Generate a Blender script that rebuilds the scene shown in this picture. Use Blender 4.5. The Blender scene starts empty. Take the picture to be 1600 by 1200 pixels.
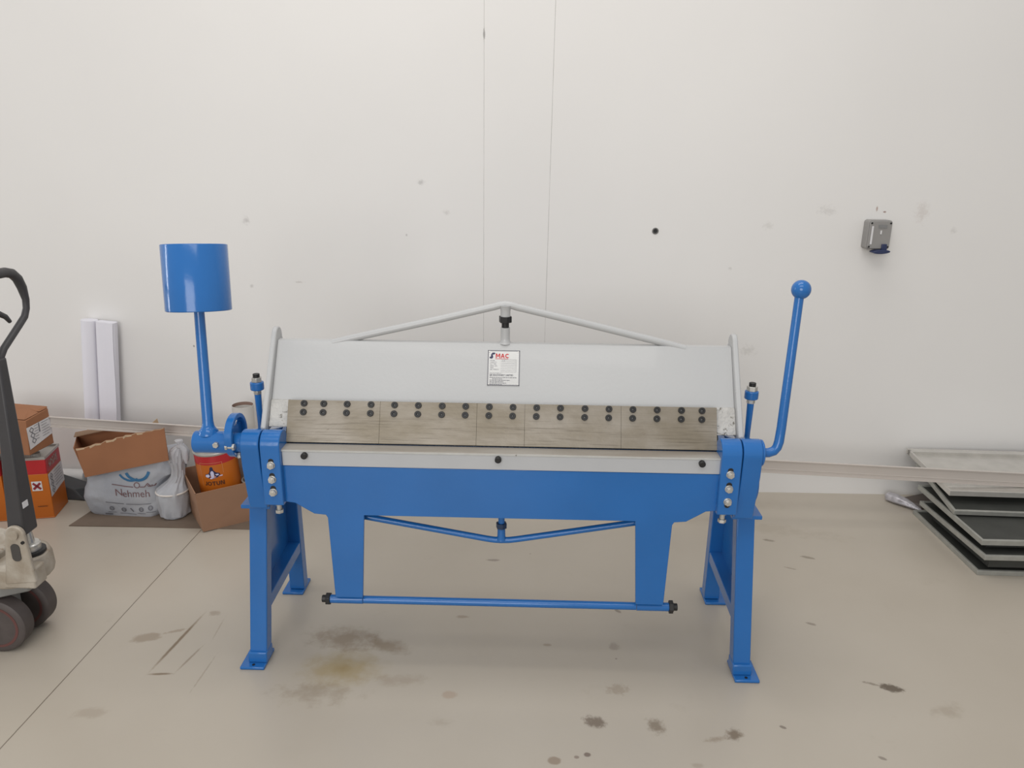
import bpy, bmesh, math, random
from mathutils import Vector, Matrix, noise
from mathutils.bvhtree import BVHTree
random.seed(7)
PI = math.pi
SC = bpy.context.scene
COL = SC.collection

# ------------------------------------------------------------------ camera
cam_d = bpy.data.cameras.new('camera')
cam_d.sensor_fit = 'HORIZONTAL'; cam_d.sensor_width = 36.0
cam_d.lens = 1194.2 / 1600.0 * 36.0
cam = bpy.data.objects.new('camera', cam_d); COL.objects.link(cam)
YAW, PIT, ROLL = -0.023, 0.297, 0.0114
fw = Vector((math.sin(YAW)*math.cos(PIT), math.cos(YAW)*math.cos(PIT), -math.sin(PIT)))
r0 = Vector((math.cos(YAW), -math.sin(YAW), 0)); u0 = r0.cross(fw)
rr = r0*math.cos(ROLL) + u0*math.sin(ROLL); uu = -r0*math.sin(ROLL) + u0*math.cos(ROLL)
cam.matrix_world = Matrix(((rr.x, uu.x, -fw.x, 0.0814), (rr.y, uu.y, -fw.y, -2.048), (rr.z, uu.z, -fw.z, 1.6), (0, 0, 0, 1)))
cam_d.clip_start = 0.05
SC.camera = cam

# ------------------------------------------------------------------ world, lights, exposure
SC.view_settings.view_transform = 'Standard'
SC.view_settings.look = 'None'
SC.view_settings.gamma = 1.0
SC.view_settings.use_curve_mapping = False
SC.view_settings.exposure = 0.10
world = bpy.data.worlds.new('daylight'); SC.world = world; world.use_nodes = True
wb = world.node_tree.nodes['Background']
wb.inputs['Color'].default_value = (0.985, 0.98, 0.97, 1); wb.inputs['Strength'].default_value = 0.53

def area(name, loc, target, sx, sy, power, color):
    l = bpy.data.lights.new(name, 'AREA'); l.shape = 'RECTANGLE'; l.size = sx; l.size_y = sy
    l.energy = power; l.color = color
    o = bpy.data.objects.new(name, l); COL.objects.link(o); o.location = loc
    o.rotation_euler = (Vector(target) - Vector(loc)).to_track_quat('-Z', 'Y').to_euler()
    return o
area('ceiling_strip_light', (-0.2, 0.15, 5.0), (-0.2, 0.15, 0), 3.4, 1.4, 54, (1.0, 0.975, 0.94))
area('ceiling_strip_light', (-0.4, -2.6, 4.8), (-0.2, 0.4, 0.4), 3.4, 1.1, 40, (1.0, 0.975, 0.94))
area('tall_side_window', (-6.6, 0.35, 2.0), (-0.5, 0.3, 0.9), 0.32, 2.8, 40, (0.97, 0.985, 1.0))
area('front_fill_light', (-1.1, -5.6, 2.3), (-0.10, 1.2, 0.75), 3.0, 2.6, 112, (1.0, 0.985, 0.965))  # unseen fill added behind the camera, sized to spread light over the wall

# ------------------------------------------------------------------ materials
def mat(name, color, rough=0.5, metal=0.0, var=0.0, vscale=8.0, color2=None, bump=0.0, bscale=60.0, coat=0.0,
        stretch=(1, 1, 1), spec=0.5, trans=0.0, scratch=None, wear=None, wscale=30.0, wth=0.62, wamt=1.0):
    m = bpy.data.materials.new(name); m.use_nodes = True
    nt = m.node_tree; N = nt.nodes; L = nt.links
    b = N['Principled BSDF']
    b.inputs['Roughness'].default_value = rough; b.inputs['Metallic'].default_value = metal
    b.inputs['Coat Weight'].default_value = coat; b.inputs['Coat Roughness'].default_value = 0.06
    b.inputs['Specular IOR Level'].default_value = spec
    if trans: b.inputs['Alpha'].default_value = 1 - trans
    tc = N.new('ShaderNodeTexCoord'); mp = N.new('ShaderNodeMapping'); mp.inputs['Scale'].default_value = stretch
    L.new(tc.outputs['Object'], mp.inputs['Vector'])
    c2 = color2 or tuple(c*(1-var) for c in color)
    nz = N.new('ShaderNodeTexNoise'); nz.inputs['Scale'].default_value = vscale; nz.inputs['Detail'].default_value = 6
    L.new(mp.outputs['Vector'], nz.inputs['Vector'])
    rp = N.new('ShaderNodeValToRGB'); rp.color_ramp.elements[0].position = 0.35; rp.color_ramp.elements[1].position = 0.66
    rp.color_ramp.elements[0].color = (*c2, 1); rp.color_ramp.elements[1].color = (*color, 1)
    L.new(nz.outputs['Fac'], rp.inputs['Fac'])
    out = rp.outputs['Color']
    if wear:
        n2 = N.new('ShaderNodeTexNoise'); n2.inputs['Scale'].default_value = wscale; n2.inputs['Detail'].default_value = 8
        n2.inputs['Roughness'].default_value = 0.65; L.new(mp.outputs['Vector'], n2.inputs['Vector'])
        r2 = N.new('ShaderNodeMapRange'); r2.inputs['From Min'].default_value = wth; r2.inputs['From Max'].default_value = wth+0.05
        r2.inputs['To Max'].default_value = wamt
        L.new(n2.outputs['Fac'], r2.inputs['Value'])
        mx = N.new('ShaderNodeMix'); mx.data_type = 'RGBA'; L.new(r2.outputs['Result'], mx.inputs['Factor'])
        L.new(out, mx.inputs['A']); mx.inputs['B'].default_value = (*wear, 1); out = mx.outputs['Result']
    if scratch:      # fine lengthwise scratches
        m4 = N.new('ShaderNodeMapping'); m4.inputs['Scale'].default_value = (5, 1, 170); L.new(tc.outputs['Object'], m4.inputs['Vector'])
        n4 = N.new('ShaderNodeTexNoise'); n4.inputs['Scale'].default_value = 1.6; n4.inputs['Detail'].default_value = 5; L.new(m4.outputs['Vector'], n4.inputs['Vector'])
        r4 = N.new('ShaderNodeMapRange'); r4.inputs['From Min'].default_value = 0.52; r4.inputs['From Max'].default_value = 0.70; r4.inputs['To Max'].default_value = 0.55
        L.new(n4.outputs['Fac'], r4.inputs['Value'])
        sz = N.new('ShaderNodeSeparateXYZ'); L.new(tc.outputs['Object'], sz.inputs[0])
        rz = N.new('ShaderNodeMapRange'); rz.inputs['From Min'].default_value = 0.845; rz.inputs['From Max'].default_value = 0.815; rz.inputs['To Min'].default_value = 0.25; L.new(sz.outputs['Z'], rz.inputs['Value'])
        ml = N.new('ShaderNodeMath'); ml.operation = 'MULTIPLY'; L.new(r4.outputs['Result'], ml.inputs[0]); L.new(rz.outputs['Result'], ml.inputs[1])
        mx = N.new('ShaderNodeMix'); mx.data_type = 'RGBA'; L.new(ml.outputs[0], mx.inputs['Factor'])
        L.new(out, mx.inputs['A']); mx.inputs['B'].default_value = (*scratch, 1); out = mx.outputs['Result']
    L.new(out, b.inputs['Base Color'])
    if bump:
        n3 = N.new('ShaderNodeTexNoise'); n3.inputs['Scale'].default_value = bscale; n3.inputs['Detail'].default_value = 4
        L.new(mp.outputs['Vector'], n3.inputs['Vector'])
        bp = N.new('ShaderNodeBump'); bp.inputs['Strength'].default_value = bump; bp.inputs['Distance'].default_value = 0.01
        L.new(n3.outputs['Fac'], bp.inputs['Height']); L.new(bp.outputs['Normal'], b.inputs['Normal'])
    return m

BLUE = mat('blue_enamel', (0.018, 0.136, 0.415), 0.17, var=0.08, vscale=5, bump=0.03, bscale=90, coat=0.12, spec=0.42, wear=(0.012, 0.03, 0.07), wscale=38, wth=0.735)
WHITE = mat('white_enamel', (0.455, 0.460, 0.463), 0.34, var=0.03, vscale=3, bump=0.04, bscale=90, coat=0.2, wear=(0.25, 0.24, 0.22), wscale=34, wth=0.76)
CHIP = mat('chipped_white_paint', (0.50, 0.49, 0.47), 0.5, var=0.15, vscale=22, bump=0.6, bscale=70, wear=(0.15, 0.14, 0.12), wscale=30, wth=0.56)
STEEL = mat('worn_steel', (0.275, 0.245, 0.205), 0.42, 0.3, scratch=(0.10, 0.08, 0.055), vscale=9, color2=(0.205, 0.175, 0.130), stretch=(0.8, 1, 1.6), bump=0.10, bscale=40, wear=(0.13, 0.095, 0.06), wscale=34, wth=0.66, wamt=0.45)
TABLE = mat('worn_table_edge', (0.36, 0.34, 0.31), 0.42, 0.2, vscale=10, color2=(0.27, 0.24, 0.205), stretch=(0.3, 1, 1), wear=(0.12, 0.10, 0.08), wscale=40, wth=0.68)
BLACK = mat('black_oxide', (0.018, 0.018, 0.019), 0.45, 0.2, var=0.3)
SOCKET = mat('socket_hole', (0.09, 0.09, 0.09), 0.5, 0.3)
ZINC = mat('zinc_plate', (0.62, 0.61, 0.58), 0.32, 0.7, var=0.2, vscale=60)
DARKGAP = mat('gap_shade_steel', (0.03, 0.027, 0.022), 0.55, 0.3)  # near-black so the shade in the blade gap is in the colour
CARD = mat('brown_cardboard', (0.310, 0.133, 0.062), 0.8, var=0.10, vscale=6, bump=0.1, bscale=14)
CARD_IN = mat('cardboard_inside', (0.27, 0.165, 0.10), 0.85, var=0.15, vscale=8)
CARD_TORN = mat('torn_cardboard', (0.55, 0.40, 0.26), 0.9, var=0.2, vscale=50)
CARD_LT = mat('pale_cardboard', (0.30, 0.165, 0.098), 0.8, var=0.08, vscale=6, bump=0.08, bscale=14)
CARD_FLAT = mat('dusty_flat_cardboard', (0.165, 0.122, 0.090), 0.85, var=0.12, vscale=10)
PAPER = mat('white_paper', (0.72, 0.71, 0.77), 0.7, var=0.02)
PLASTIC_W = mat('white_plastic_film', (0.66, 0.66, 0.69), 0.35, var=0.08, vscale=14, bump=0.6, bscale=22, trans=0.48)
SACK = mat('woven_sack', (0.46, 0.47, 0.50), 0.42, vscale=5, color2=(0.38, 0.40, 0.45), bump=0.6, bscale=16)
ORANGE = mat('orange_tin', (0.53, 0.135, 0.010), 0.38, var=0.12, vscale=5)
RED = mat('red_tin', (0.46, 0.02, 0.025), 0.38, var=0.12)
TIN = mat('tinplate', (0.50, 0.48, 0.45), 0.35, 0.6, var=0.15, vscale=12)
LABEL = mat('label_white', (0.66, 0.65, 0.66), 0.6, var=0.08, vscale=25)
INK = mat('dark_ink', (0.03, 0.03, 0.04), 0.6)
INK_GREY = mat('grey_ink', (0.16, 0.16, 0.18), 0.6)
INK_RED = mat('red_ink', (0.55, 0.03, 0.03), 0.6)
INK_MAROON = mat('maroon_ink', (0.19, 0.11, 0.115), 0.6)
INK_BLUE = mat('blue_ink', (0.04, 0.16, 0.32), 0.6)
INK_BROWN = mat('brown_ink', (0.10, 0.03, 0.01), 0.6)
NAVY = mat('navy_print', (0.02, 0.02, 0.07), 0.5)
LILAC = mat('lilac_white_print', (0.62, 0.60, 0.78), 0.5)
GALV = mat('galvanised_steel', (0.62, 0.60, 0.56), 0.22, 0.55, var=0.10, vscale=18, bump=0.05)
GALV_EDGE = mat('galvanised_edge', (0.36, 0.36, 0.33), 0.45, 0.35, var=0.15, vscale=25)
LINING = mat('dark_duct_lining', (0.045, 0.047, 0.042), 0.55, var=0.25, vscale=10)
RAILM = mat('pale_metal_rail', (0.58, 0.53, 0.49), 0.42, 0.25, var=0.07, vscale=4, stretch=(0.3, 1, 1))
PIPEW = mat('white_pvc', (0.62, 0.62, 0.61), 0.35)
JACKB = mat('black_powder_coat', (0.045, 0.043, 0.046), 0.5, var=0.12, bump=0.05)
CAST = mat('dirty_cream_casting', (0.47, 0.43, 0.37), 0.5, 0.15, vscale=14, color2=(0.33, 0.28, 0.22), bump=0.25, bscale=40, wear=(0.20, 0.11, 0.06), wscale=16, wth=0.60, wamt=0.6)
GREYP = mat('grey_painted_steel', (0.24, 0.24, 0.23), 0.5, 0.1, var=0.15)
TYRE = mat('brown_grey_tyre', (0.085, 0.070, 0.066), 0.6, var=0.2, vscale=20)
TYRE_RIM = mat('red_brown_rim', (0.13, 0.05, 0.045), 0.6, var=0.2)
HUBM = mat('dark_hub', (0.020, 0.015, 0.014), 0.85, spec=0.15)
SOCKG = mat('grey_socket_plastic', (0.27, 0.26, 0.25), 0.45, var=0.06)
SOCKN = mat('navy_plastic', (0.02, 0.03, 0.085), 0.4)
FOAM = mat('dark_grey_sheet', (0.045, 0.048, 0.052), 0.6, var=0.2)
BROWNCORE = mat('brown_core', (0.23, 0.15, 0.12), 0.85)

# ------------------------------------------------------------------ mesh collector
class B:
    def __init__(s): s.bm = bmesh.new()
    def _faces(s, vs, fs, M=None):
        v = [s.bm.verts.new((M @ Vector(p)) if M else p) for p in vs]
        for f in fs:
            try: s.bm.faces.new([v[i] for i in f])
            except ValueError: pass
        return s
    def box(s, x0, x1, y0, y1, z0, z1, M=None):
        vs = [(x, y, z) for z in (z0, z1) for y in (y0, y1) for x in (x0, x1)]
        return s._faces(vs, [(0, 2, 3, 1), (4, 5, 7, 6), (0, 1, 5, 4), (2, 6, 7, 3), (0, 4, 6, 2), (1, 3, 7, 5)], M)
    def hexa(s, p):   # 8 points, order as box
        return s._faces(p, [(0, 2, 3, 1), (4, 5, 7, 6), (0, 1, 5, 4), (2, 6, 7, 3), (0, 4, 6, 2), (1, 3, 7, 5)])
    def prism(s, poly, axis, a, b, M=None):
        def P(u, v, w): return {'x': (w, u, v), 'y': (u, w, v), 'z': (u, v, w)}[axis]
        n = len(poly)
        vs = [P(u, v, a) for u, v in poly] + [P(u, v, b) for u, v in poly]
        fs = [tuple(range(n)), tuple(range(2*n-1, n-1, -1))] + [(i, (i+1) % n, n+(i+1) % n, n+i) for i in range(n)]
        return s._faces(vs, fs, M)
    def loft(s, rings, cap=True, closed=True):
        n = len(rings[0]); vs = [p for r in rings for p in r]; fs = []
        for k in range(len(rings)-1):
            for i in range(n if closed else n-1):
                j = (i+1) % n
                fs.append((k*n+i, k*n+j, (k+1)*n+j, (k+1)*n+i))
        if cap: fs += [tuple(range(n-1, -1, -1)), tuple(range((len(rings)-1)*n, len(rings)*n))]
        return s._faces(vs, fs)
    def cyl(s, p0, p1, r0, r1=None, seg=28, cap=True, phase=0.0):
        p0, p1 = Vector(p0), Vector(p1); r1 = r0 if r1 is None else r1
        d = (p1-p0).normalized(); a = d.orthogonal().normalized(); b = d.cross(a)
        R = lambda c, r: [tuple(c + a*r*math.cos(t) + b*r*math.sin(t)) for t in [phase + 2*PI*i/seg for i in range(seg)]]
        return s.loft([R(p0, r0), R(p1, r1)], cap)
    def hexn(s, p0, p1, r, phase=0.0): return s.cyl(p0, p1, r, seg=6, phase=phase)
    def tube(s, pts, r, seg=16):
        pts = [Vector(p) for p in pts]; n = len(pts)
        rs = r if isinstance(r, (list, tuple)) else [r]*n
        rings = []; a = None
        for i in range(n):
            d = ((pts[min(i+1, n-1)]-pts[i]).normalized() + (pts[i]-pts[max(i-1, 0)]).normalized()).normalized()
            if a is None: a = d.orthogonal().normalized()
            a = (a - d*a.dot(d)).normalized(); b = d.cross(a)
            rings.append([tuple(pts[i] + a*rs[i]*math.cos(2*PI*k/seg) + b*rs[i]*math.sin(2*PI*k/seg)) for k in range(seg)])
        return s.loft(rings)
    def lathe(s, prof, c=(0, 0, 0), seg=36, M=None, cap=True):
        rings = [[tuple((M or Matrix()) @ Vector((c[0]+r*math.cos(2*PI*i/seg), c[1]+r*math.sin(2*PI*i/seg), c[2]+z))) for i in range(seg)] for r, z in prof]
        return s.loft(rings, cap)
    def sphere(s, c, r, M=None):
        bmesh.ops.create_uvsphere(s.bm, u_segments=28, v_segments=18, radius=r, matrix=Matrix.Translation(c)); return s
    def torus(s, c, ax, R, r, seg=32, rs=10, arc=(0, 2*PI)):
        ax = Vector(ax).normalized(); a = ax.orthogonal().normalized(); b = ax.cross(a); c = Vector(c)
        full = abs(arc[1]-arc[0]-2*PI) < 1e-6
        rings = []
        for i in range(seg + 1):
            t = arc[0] + (arc[1]-arc[0])*i/seg; e = a*math.cos(t)+b*math.sin(t)
            rings.append([tuple(c + e*(R + r*math.cos(2*PI*k/rs)) + ax*r*math.sin(2*PI*k/rs)) for k in range(rs)])
        return s.loft(rings, cap=not full)
    def text(s, string, size, fn, bold=0.0, align='LEFT', extr=0.0):
        c = bpy.data.curves.new('t', 'FONT'); c.body = string; c.size = size; c.align_x = align; c.offset = bold; c.resolution_u = 3
        o = bpy.data.objects.new('t', c); COL.objects.link(o)
        dg = bpy.context.evaluated_depsgraph_get(); me = bpy.data.meshes.new_from_object(o.evaluated_get(dg))
        bpy.data.objects.remove(o); bpy.data.curves.remove(c)
        vs = [fn(v.co.x, v.co.y) for v in me.vertices]
        s._faces(vs, [tuple(p.vertices) for p in me.polygons]); bpy.data.meshes.remove(me); return s
    def ring(s, u, v, R, r, fn, seg=20, a0=0, a1=2*PI):
        n = seg; vs = []
        for i in range(n+1):
            t = a0+(a1-a0)*i/n
            vs += [fn(u+R*math.cos(t), v+R*math.sin(t)), fn(u+r*math.cos(t), v+r*math.sin(t))]
        return s._faces(vs, [(2*i, 2*i+2, 2*i+3, 2*i+1) for i in range(n)])
    def glyphs(s, word, h, fn, w=0.2, gap=0.28):
        """bold capitals drawn stroke by stroke; returns the width"""
        u = 0.0; t = w*h
        for ch in word:
            W = {'J': 0.55, 'O': 0.95, 'T': 0.8, 'U': 0.8, 'N': 0.85, 'M': 1.0, 'A': 0.9, 'C': 0.85}[ch]*h; f = (lambda u0: (lambda a, b: fn(u0+a, b)))(u); c = t/2
            if ch == 'J': s.strip(W-c, h, W-c, h*0.28, t, f).ring(W-0.28*h, 0.28*h, 0.28*h, 0.28*h-t, f, a0=PI*1.0, a1=2*PI)
            if ch == 'O': s.ring(W/2, h/2, h*0.5, h*0.5-t, f, 28)
            if ch == 'T': s.strip(0, h-c, W, h-c, t, f).strip(W/2, h-t, W/2, 0, t, f)
            if ch == 'U': s.strip(c, h, c, W/2, t, f).strip(W-c, h, W-c, W/2, t, f).ring(W/2, W/2, W/2, W/2-t, f, a0=PI, a1=2*PI)
            if ch == 'N': s.strip(c, 0, c, h, t, f).strip(W-c, 0, W-c, h, t, f).poly([(t*0.6, h), (t*1.4, h), (W-t*0.6, 0), (W-t*1.4, 0)], f)
            if ch == 'M': s.strip(c, 0, c, h, t, f).strip(W-c, 0, W-c, h, t, f).poly([(t*0.4, h), (t*1.3, h), (W/2+t*0.4, h*0.25), (W/2-t*0.4, h*0.25)], f).poly([(W-t*0.4, h), (W-t*1.3, h), (W/2-t*0.4, h*0.25), (W/2+t*0.4, h*0.25)], f)
            if ch == 'A': s.poly([(0, 0), (t, 0), (W/2+t*0.5, h), (W/2-t*0.5, h)], f).poly([(W, 0), (W-t, 0), (W/2-t*0.5, h), (W/2+t*0.5, h)], f).strip(W*0.25, h*0.3, W*0.75, h*0.3, t*0.8, f)
            if ch == 'C': s.ring(h*0.5, h/2, h*0.5, h*0.5-t, f, 24, a0=PI*0.28, a1=PI*1.72)
            u += W + gap*t*1.6
        return s
    def poly(s, pts, fn): return s._faces([fn(*p) for p in pts], [tuple(range(len(pts)))])
    def strip(s, u0, v0, u1, v1, w, fn, n=1):
        d = Vector((u1-u0, v1-v0)); q = Vector((-d.y, d.x)).normalized()*w/2
        vs = []
        for i in range(n+1):
            t = i/n; p = Vector((u0, v0)) + d*t
            vs += [fn(p.x+q.x, p.y+q.y), fn(p.x-q.x, p.y-q.y)]
        return s._faces(vs, [(2*i, 2*i+2, 2*i+3, 2*i+1) for i in range(n)])
    def build(s, name, m, parent=None, bevel=0.0, smooth=True, sub=0, origin=None, segs=2, normals=True):
        bm = s.bm
        if normals: bmesh.ops.recalc_face_normals(bm, faces=bm.faces)
        off = origin if origin is not None else (root_of(parent).get('_o') if parent else None)
        if off is not None: bmesh.ops.translate(bm, verts=bm.verts, vec=-Vector(off))
        me = bpy.data.meshes.new(name); bm.to_mesh(me); bm.free()
        me.materials.append(m)
        o = bpy.data.objects.new(name, me); COL.objects.link(o)
        if origin is not None: o.location = origin
        if parent: o.parent = parent
        if smooth:
            me.shade_smooth()
            me.set_sharp_from_angle(angle=math.radians(38))
        if bevel:
            md = o.modifiers.new('bevel', 'BEVEL'); md.width = bevel; md.segments = segs; md.limit_method = 'ANGLE'; md.angle_limit = math.radians(40)
            md.harden_normals = False
        if sub:
            md = o.modifiers.new('sub', 'SUBSURF'); md.levels = sub; md.render_levels = sub
        return o
ROOTS = []
def root_of(o):
    while o.parent: o = o.parent
    return o
def tag(o, label, cat, group=None):
    o['label'] = label; o['category'] = cat
    if group: o['group'] = group
    return o
def thing(name, label, cat, loc, group=None, world=True, rot=(0, 0, 0)):
    """an Empty at the base; world=True: parts are given in world coordinates, else in local ones"""
    o = bpy.data.objects.new(name, None); COL.objects.link(o); o.empty_display_size = 0.05
    o.location = loc; o.rotation_euler = rot
    if world: o['_o'] = tuple(loc)
    ROOTS.append(o)
    return tag(o, label, cat, group)
def lerp(a, b, t): return a+(b-a)*t

# ------------------------------------------------------------------ the setting
def nn(nt, t, **kw):
    n = nt.nodes.new(t)
    for k, v in kw.items(): setattr(n, k, v)
    return n
def mth(nt, op, a, b=None, c=None, clamp=False):
    n = nn(nt, 'ShaderNodeMath', operation=op, use_clamp=clamp)
    for i, v in enumerate((a, b, c)):
        if v is None: continue
        if isinstance(v, (int, float)): n.inputs[i].default_value = v
        else: nt.links.new(v, n.inputs[i])
    return n.outputs[0]
def blob(nt, pos, nz, cx, cy, rx, ry, ang=0, soft=0.5, amt=0.5, plane='xy'):
    """soft elliptical mark with a ragged edge around a world point"""
    mp = nn(nt, 'ShaderNodeMapping', vector_type='TEXTURE')
    if plane == 'xy':
        mp.inputs['Location'].default_value = (cx, cy, 0); mp.inputs['Scale'].default_value = (rx, ry, 1); mp.inputs['Rotation'].default_value = (0, 0, ang)
    else:
        mp.inputs['Location'].default_value = (cx, 0, cy); mp.inputs['Scale'].default_value = (rx, 1e4, ry); mp.inputs['Rotation'].default_value = (0, ang, 0)
    nt.links.new(pos, mp.inputs['Vector'])
    ln = nn(nt, 'ShaderNodeVectorMath', operation='LENGTH'); nt.links.new(mp.outputs[0], ln.inputs[0])
    d = mth(nt, 'MULTIPLY_ADD', nz, amt*2, mth(nt, 'SUBTRACT', ln.outputs['Value'], amt))
    mr = nn(nt, 'ShaderNodeMapRange', interpolation_type='SMOOTHSTEP'); nt.links.new(d, mr.inputs['Value'])
    mr.inputs['From Min'].default_value = 1.0; mr.inputs['From Max'].default_value = 1.0-soft
    return mr.outputs['Result']
def mixc(nt, fac, a, col, amt=1.0):
    mx = nn(nt, 'ShaderNodeMix', data_type='RGBA')
    f = mth(nt, 'MULTIPLY', fac, amt) if amt != 1 else fac
    nt.links.new(f, mx.inputs['Factor']); nt.links.new(a, mx.inputs['A']); mx.inputs['B'].default_value = (*col, 1)
    return mx.outputs['Result']
def base_nodes(name, c1, c2, sc):
    m = bpy.data.materials.new(name); m.use_nodes = True; nt = m.node_tree
    g = nn(nt, 'ShaderNodeNewGeometry'); pos = g.outputs['Position']
    nz = nn(nt, 'ShaderNodeTexNoise'); nz.inputs['Scale'].default_value = sc; nz.inputs['Detail'].default_value = 5
    nt.links.new(pos, nz.inputs['Vector'])
    rp = nn(nt, 'ShaderNodeValToRGB'); rp.color_ramp.elements[0].position = 0.3; rp.color_ramp.elements[1].position = 0.7
    rp.color_ramp.elements[0].color = (*c1, 1); rp.color_ramp.elements[1].color = (*c2, 1)
    nt.links.new(nz.outputs['Fac'], rp.inputs['Fac'])
    return m, nt, pos, rp.outputs['Color']
def noise_fac(nt, pos, sc, det=6, rough=0.6):
    n = nn(nt, 'ShaderNodeTexNoise'); n.inputs['Scale'].default_value = sc; n.inputs['Detail'].default_value = det; n.inputs['Roughness'].default_value = rough
    nt.links.new(pos, n.inputs['Vector']); return n.outputs['Fac']

# floor
m, nt, pos, col = base_nodes('epoxy_floor', (0.400, 0.355, 0.295), (0.440, 0.396, 0.335), 1.3)
nA = noise_fac(nt, pos, 22); nB = noise_fac(nt, pos, 60, 8, 0.7)
sx = nn(nt, 'ShaderNodeSeparateXYZ'); nt.links.new(pos, sx.inputs[0])
DIRT = (0.215, 0.160, 0.105)
for (cx, cy, rx, ry, ang, soft, amt, colr, k) in [
    (-0.50, 0.02, 0.17, 0.12, 0.0, 0.9, 0.45, (0.30, 0.22, 0.085), 0.70),
    (-0.50, 0.02, 0.045, 0.03, 0.3, 1.0, 0.5, (0.24, 0.165, 0.05), 0.5),
    (-0.53, 0.175, 0.16, 0.085, -0.1, 0.9, 0.8, DIRT, 0.72),
    (-0.385, 0.145, 0.115, 0.05, -0.3, 0.9, 0.7, DIRT, 0.72),
    (-0.55, -0.10, 0.17, 0.06, 0.0, 1.0, 1.1, (0.25, 0.20, 0.14), 0.55),
    (-0.31, -0.03, 0.11, 0.04, 0.1, 1.0, 1.0, (0.28, 0.22, 0.16), 0.45),
    (-1.20, 0.155, 0.06, 0.028, 0.25, 0.4, 0.6, DIRT, 0.55),
    (-1.12, 0.195, 0.05, 0.010, 0.4, 0.6, 0.9, DIRT, 0.5),
    (-1.19, -0.21, 0.06, 0.03, 0.25, 0.6, 0.8, DIRT, 0.28),
    (0.293, -0.19, 0.042, 0.030, -0.3, 0.6, 0.9, (0.15, 0.115, 0.085), 0.85),
    (0.470, -0.20, 0.034, 0.042, 0.2, 0.8, 1.0, (0.17, 0.13, 0.09), 0.75),
    (0.690, -0.225, 0.032, 0.028, 0.3, 0.7, 0.8, (0.16, 0.12, 0.08), 0.85),
    (0.635, -0.245, 0.05, 0.013, 0.2, 0.9, 1.0, DIRT, 0.5),
    (1.235, -0.005, 0.045, 0.022, -0.35, 0.5, 0.8, (0.11, 0.085, 0.06), 0.95),
    (1.185, 0.012, 0.04, 0.008, -0.35, 0.8, 1.2, (0.14, 0.11, 0.08), 0.7),
    (1.36, -0.10, 0.07, 0.04, 0.2, 1.0, 1.4, DIRT, 0.3),
    (0.375, -0.045, 0.045, 0.032, 0.2, 0.7, 1.2, DIRT, 0.42),
    (0.385, 0.17, 0.022, 0.026, 0.1, 0.6, 0.8, (0.25, 0.21, 0.17), 0.6),
    (-0.145, -0.09, 0.030, 0.022, 0.0, 0.5, 0.4, (0.32, 0.22, 0.15), 0.45),
    (-0.16, -0.21, 0.05, 0.025, 0.0, 1.0, 1.0, DIRT, 0.2),
    (0.17, -0.343, 0.022, 0.017, 0.0, 0.35, 0.25, (0.24, 0.18, 0.13), 0.75),
    (0.262, -0.318, 0.012, 0.010, 0.0, 0.4, 0.25, (0.14, 0.10, 0.08), 0.8),
    (0.232, -0.328, 0.009, 0.007, 0.0, 0.4, 0.25, (0.15, 0.10, 0.08), 0.6),
    (0.56, -0.345, 0.022, 0.012, 0.0, 0.6, 0.5, DIRT, 0.3),
    (0.84, -0.19, 0.012, 0.007, -0.6, 0.4, 0.4, (0.13, 0.10, 0.08), 0.7),
    (1.08, -0.30, 0.014, 0.007, -0.5, 0.4, 0.4, (0.13, 0.10, 0.08), 0.6),
    (1.55, -0.31, 0.06, 0.025, 0.3, 1.0, 1.4, DIRT, 0.3),
    (1.10, 0.33, 0.022, 0.009, -0.4, 0.5, 0.6, (0.16, 0.13, 0.10), 0.6),
    (1.25, 0.80, 0.035, 0.012, -0.35, 0.5, 0.8, (0.19, 0.16, 0.12), 0.7),
    (1.13, 0.94, 0.03, 0.012, -0.3, 0.5, 0.8, (0.19, 0.16, 0.12), 0.7),
    (1.15, 0.71, 0.03, 0.006, -0.4, 0.5, 0.8, (0.19, 0.16, 0.12), 0.6),
    (1.15, 1.05, 0.45, 0.07, -0.25, 1.0, 1.2, (0.30, 0.25, 0.19), 0.30),
    (0.55, 1.15, 0.30, 0.16, 0.0, 1.0, 0.8, (0.62, 0.42, 0.24), 0.45),
    (0.95, 1.30, 0.5, 0.10, 0.0, 1.0, 0.8, (0.33, 0.27, 0.20), 0.28),
    (-0.05, 0.72, 0.035, 0.012, 0.0, 0.5, 0.6, (0.17, 0.14, 0.12), 0.6),
    (0.42, 0.38, 0.02, 0.008, -0.8, 0.4, 0.5, (0.13, 0.10, 0.08), 0.6),
    (-0.14, 0.32, 0.03, 0.012, 0.0, 0.6, 0.7, DIRT, 0.5),
    (0.16, 0.17, 0.018, 0.010, 0.0, 0.5, 0.4, DIRT, 0.5)]:
    col = mixc(nt, blob(nt, pos, nB if rx < 0.06 else nA, cx, cy, rx, ry, ang, soft, amt), col, colr, k)
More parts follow.
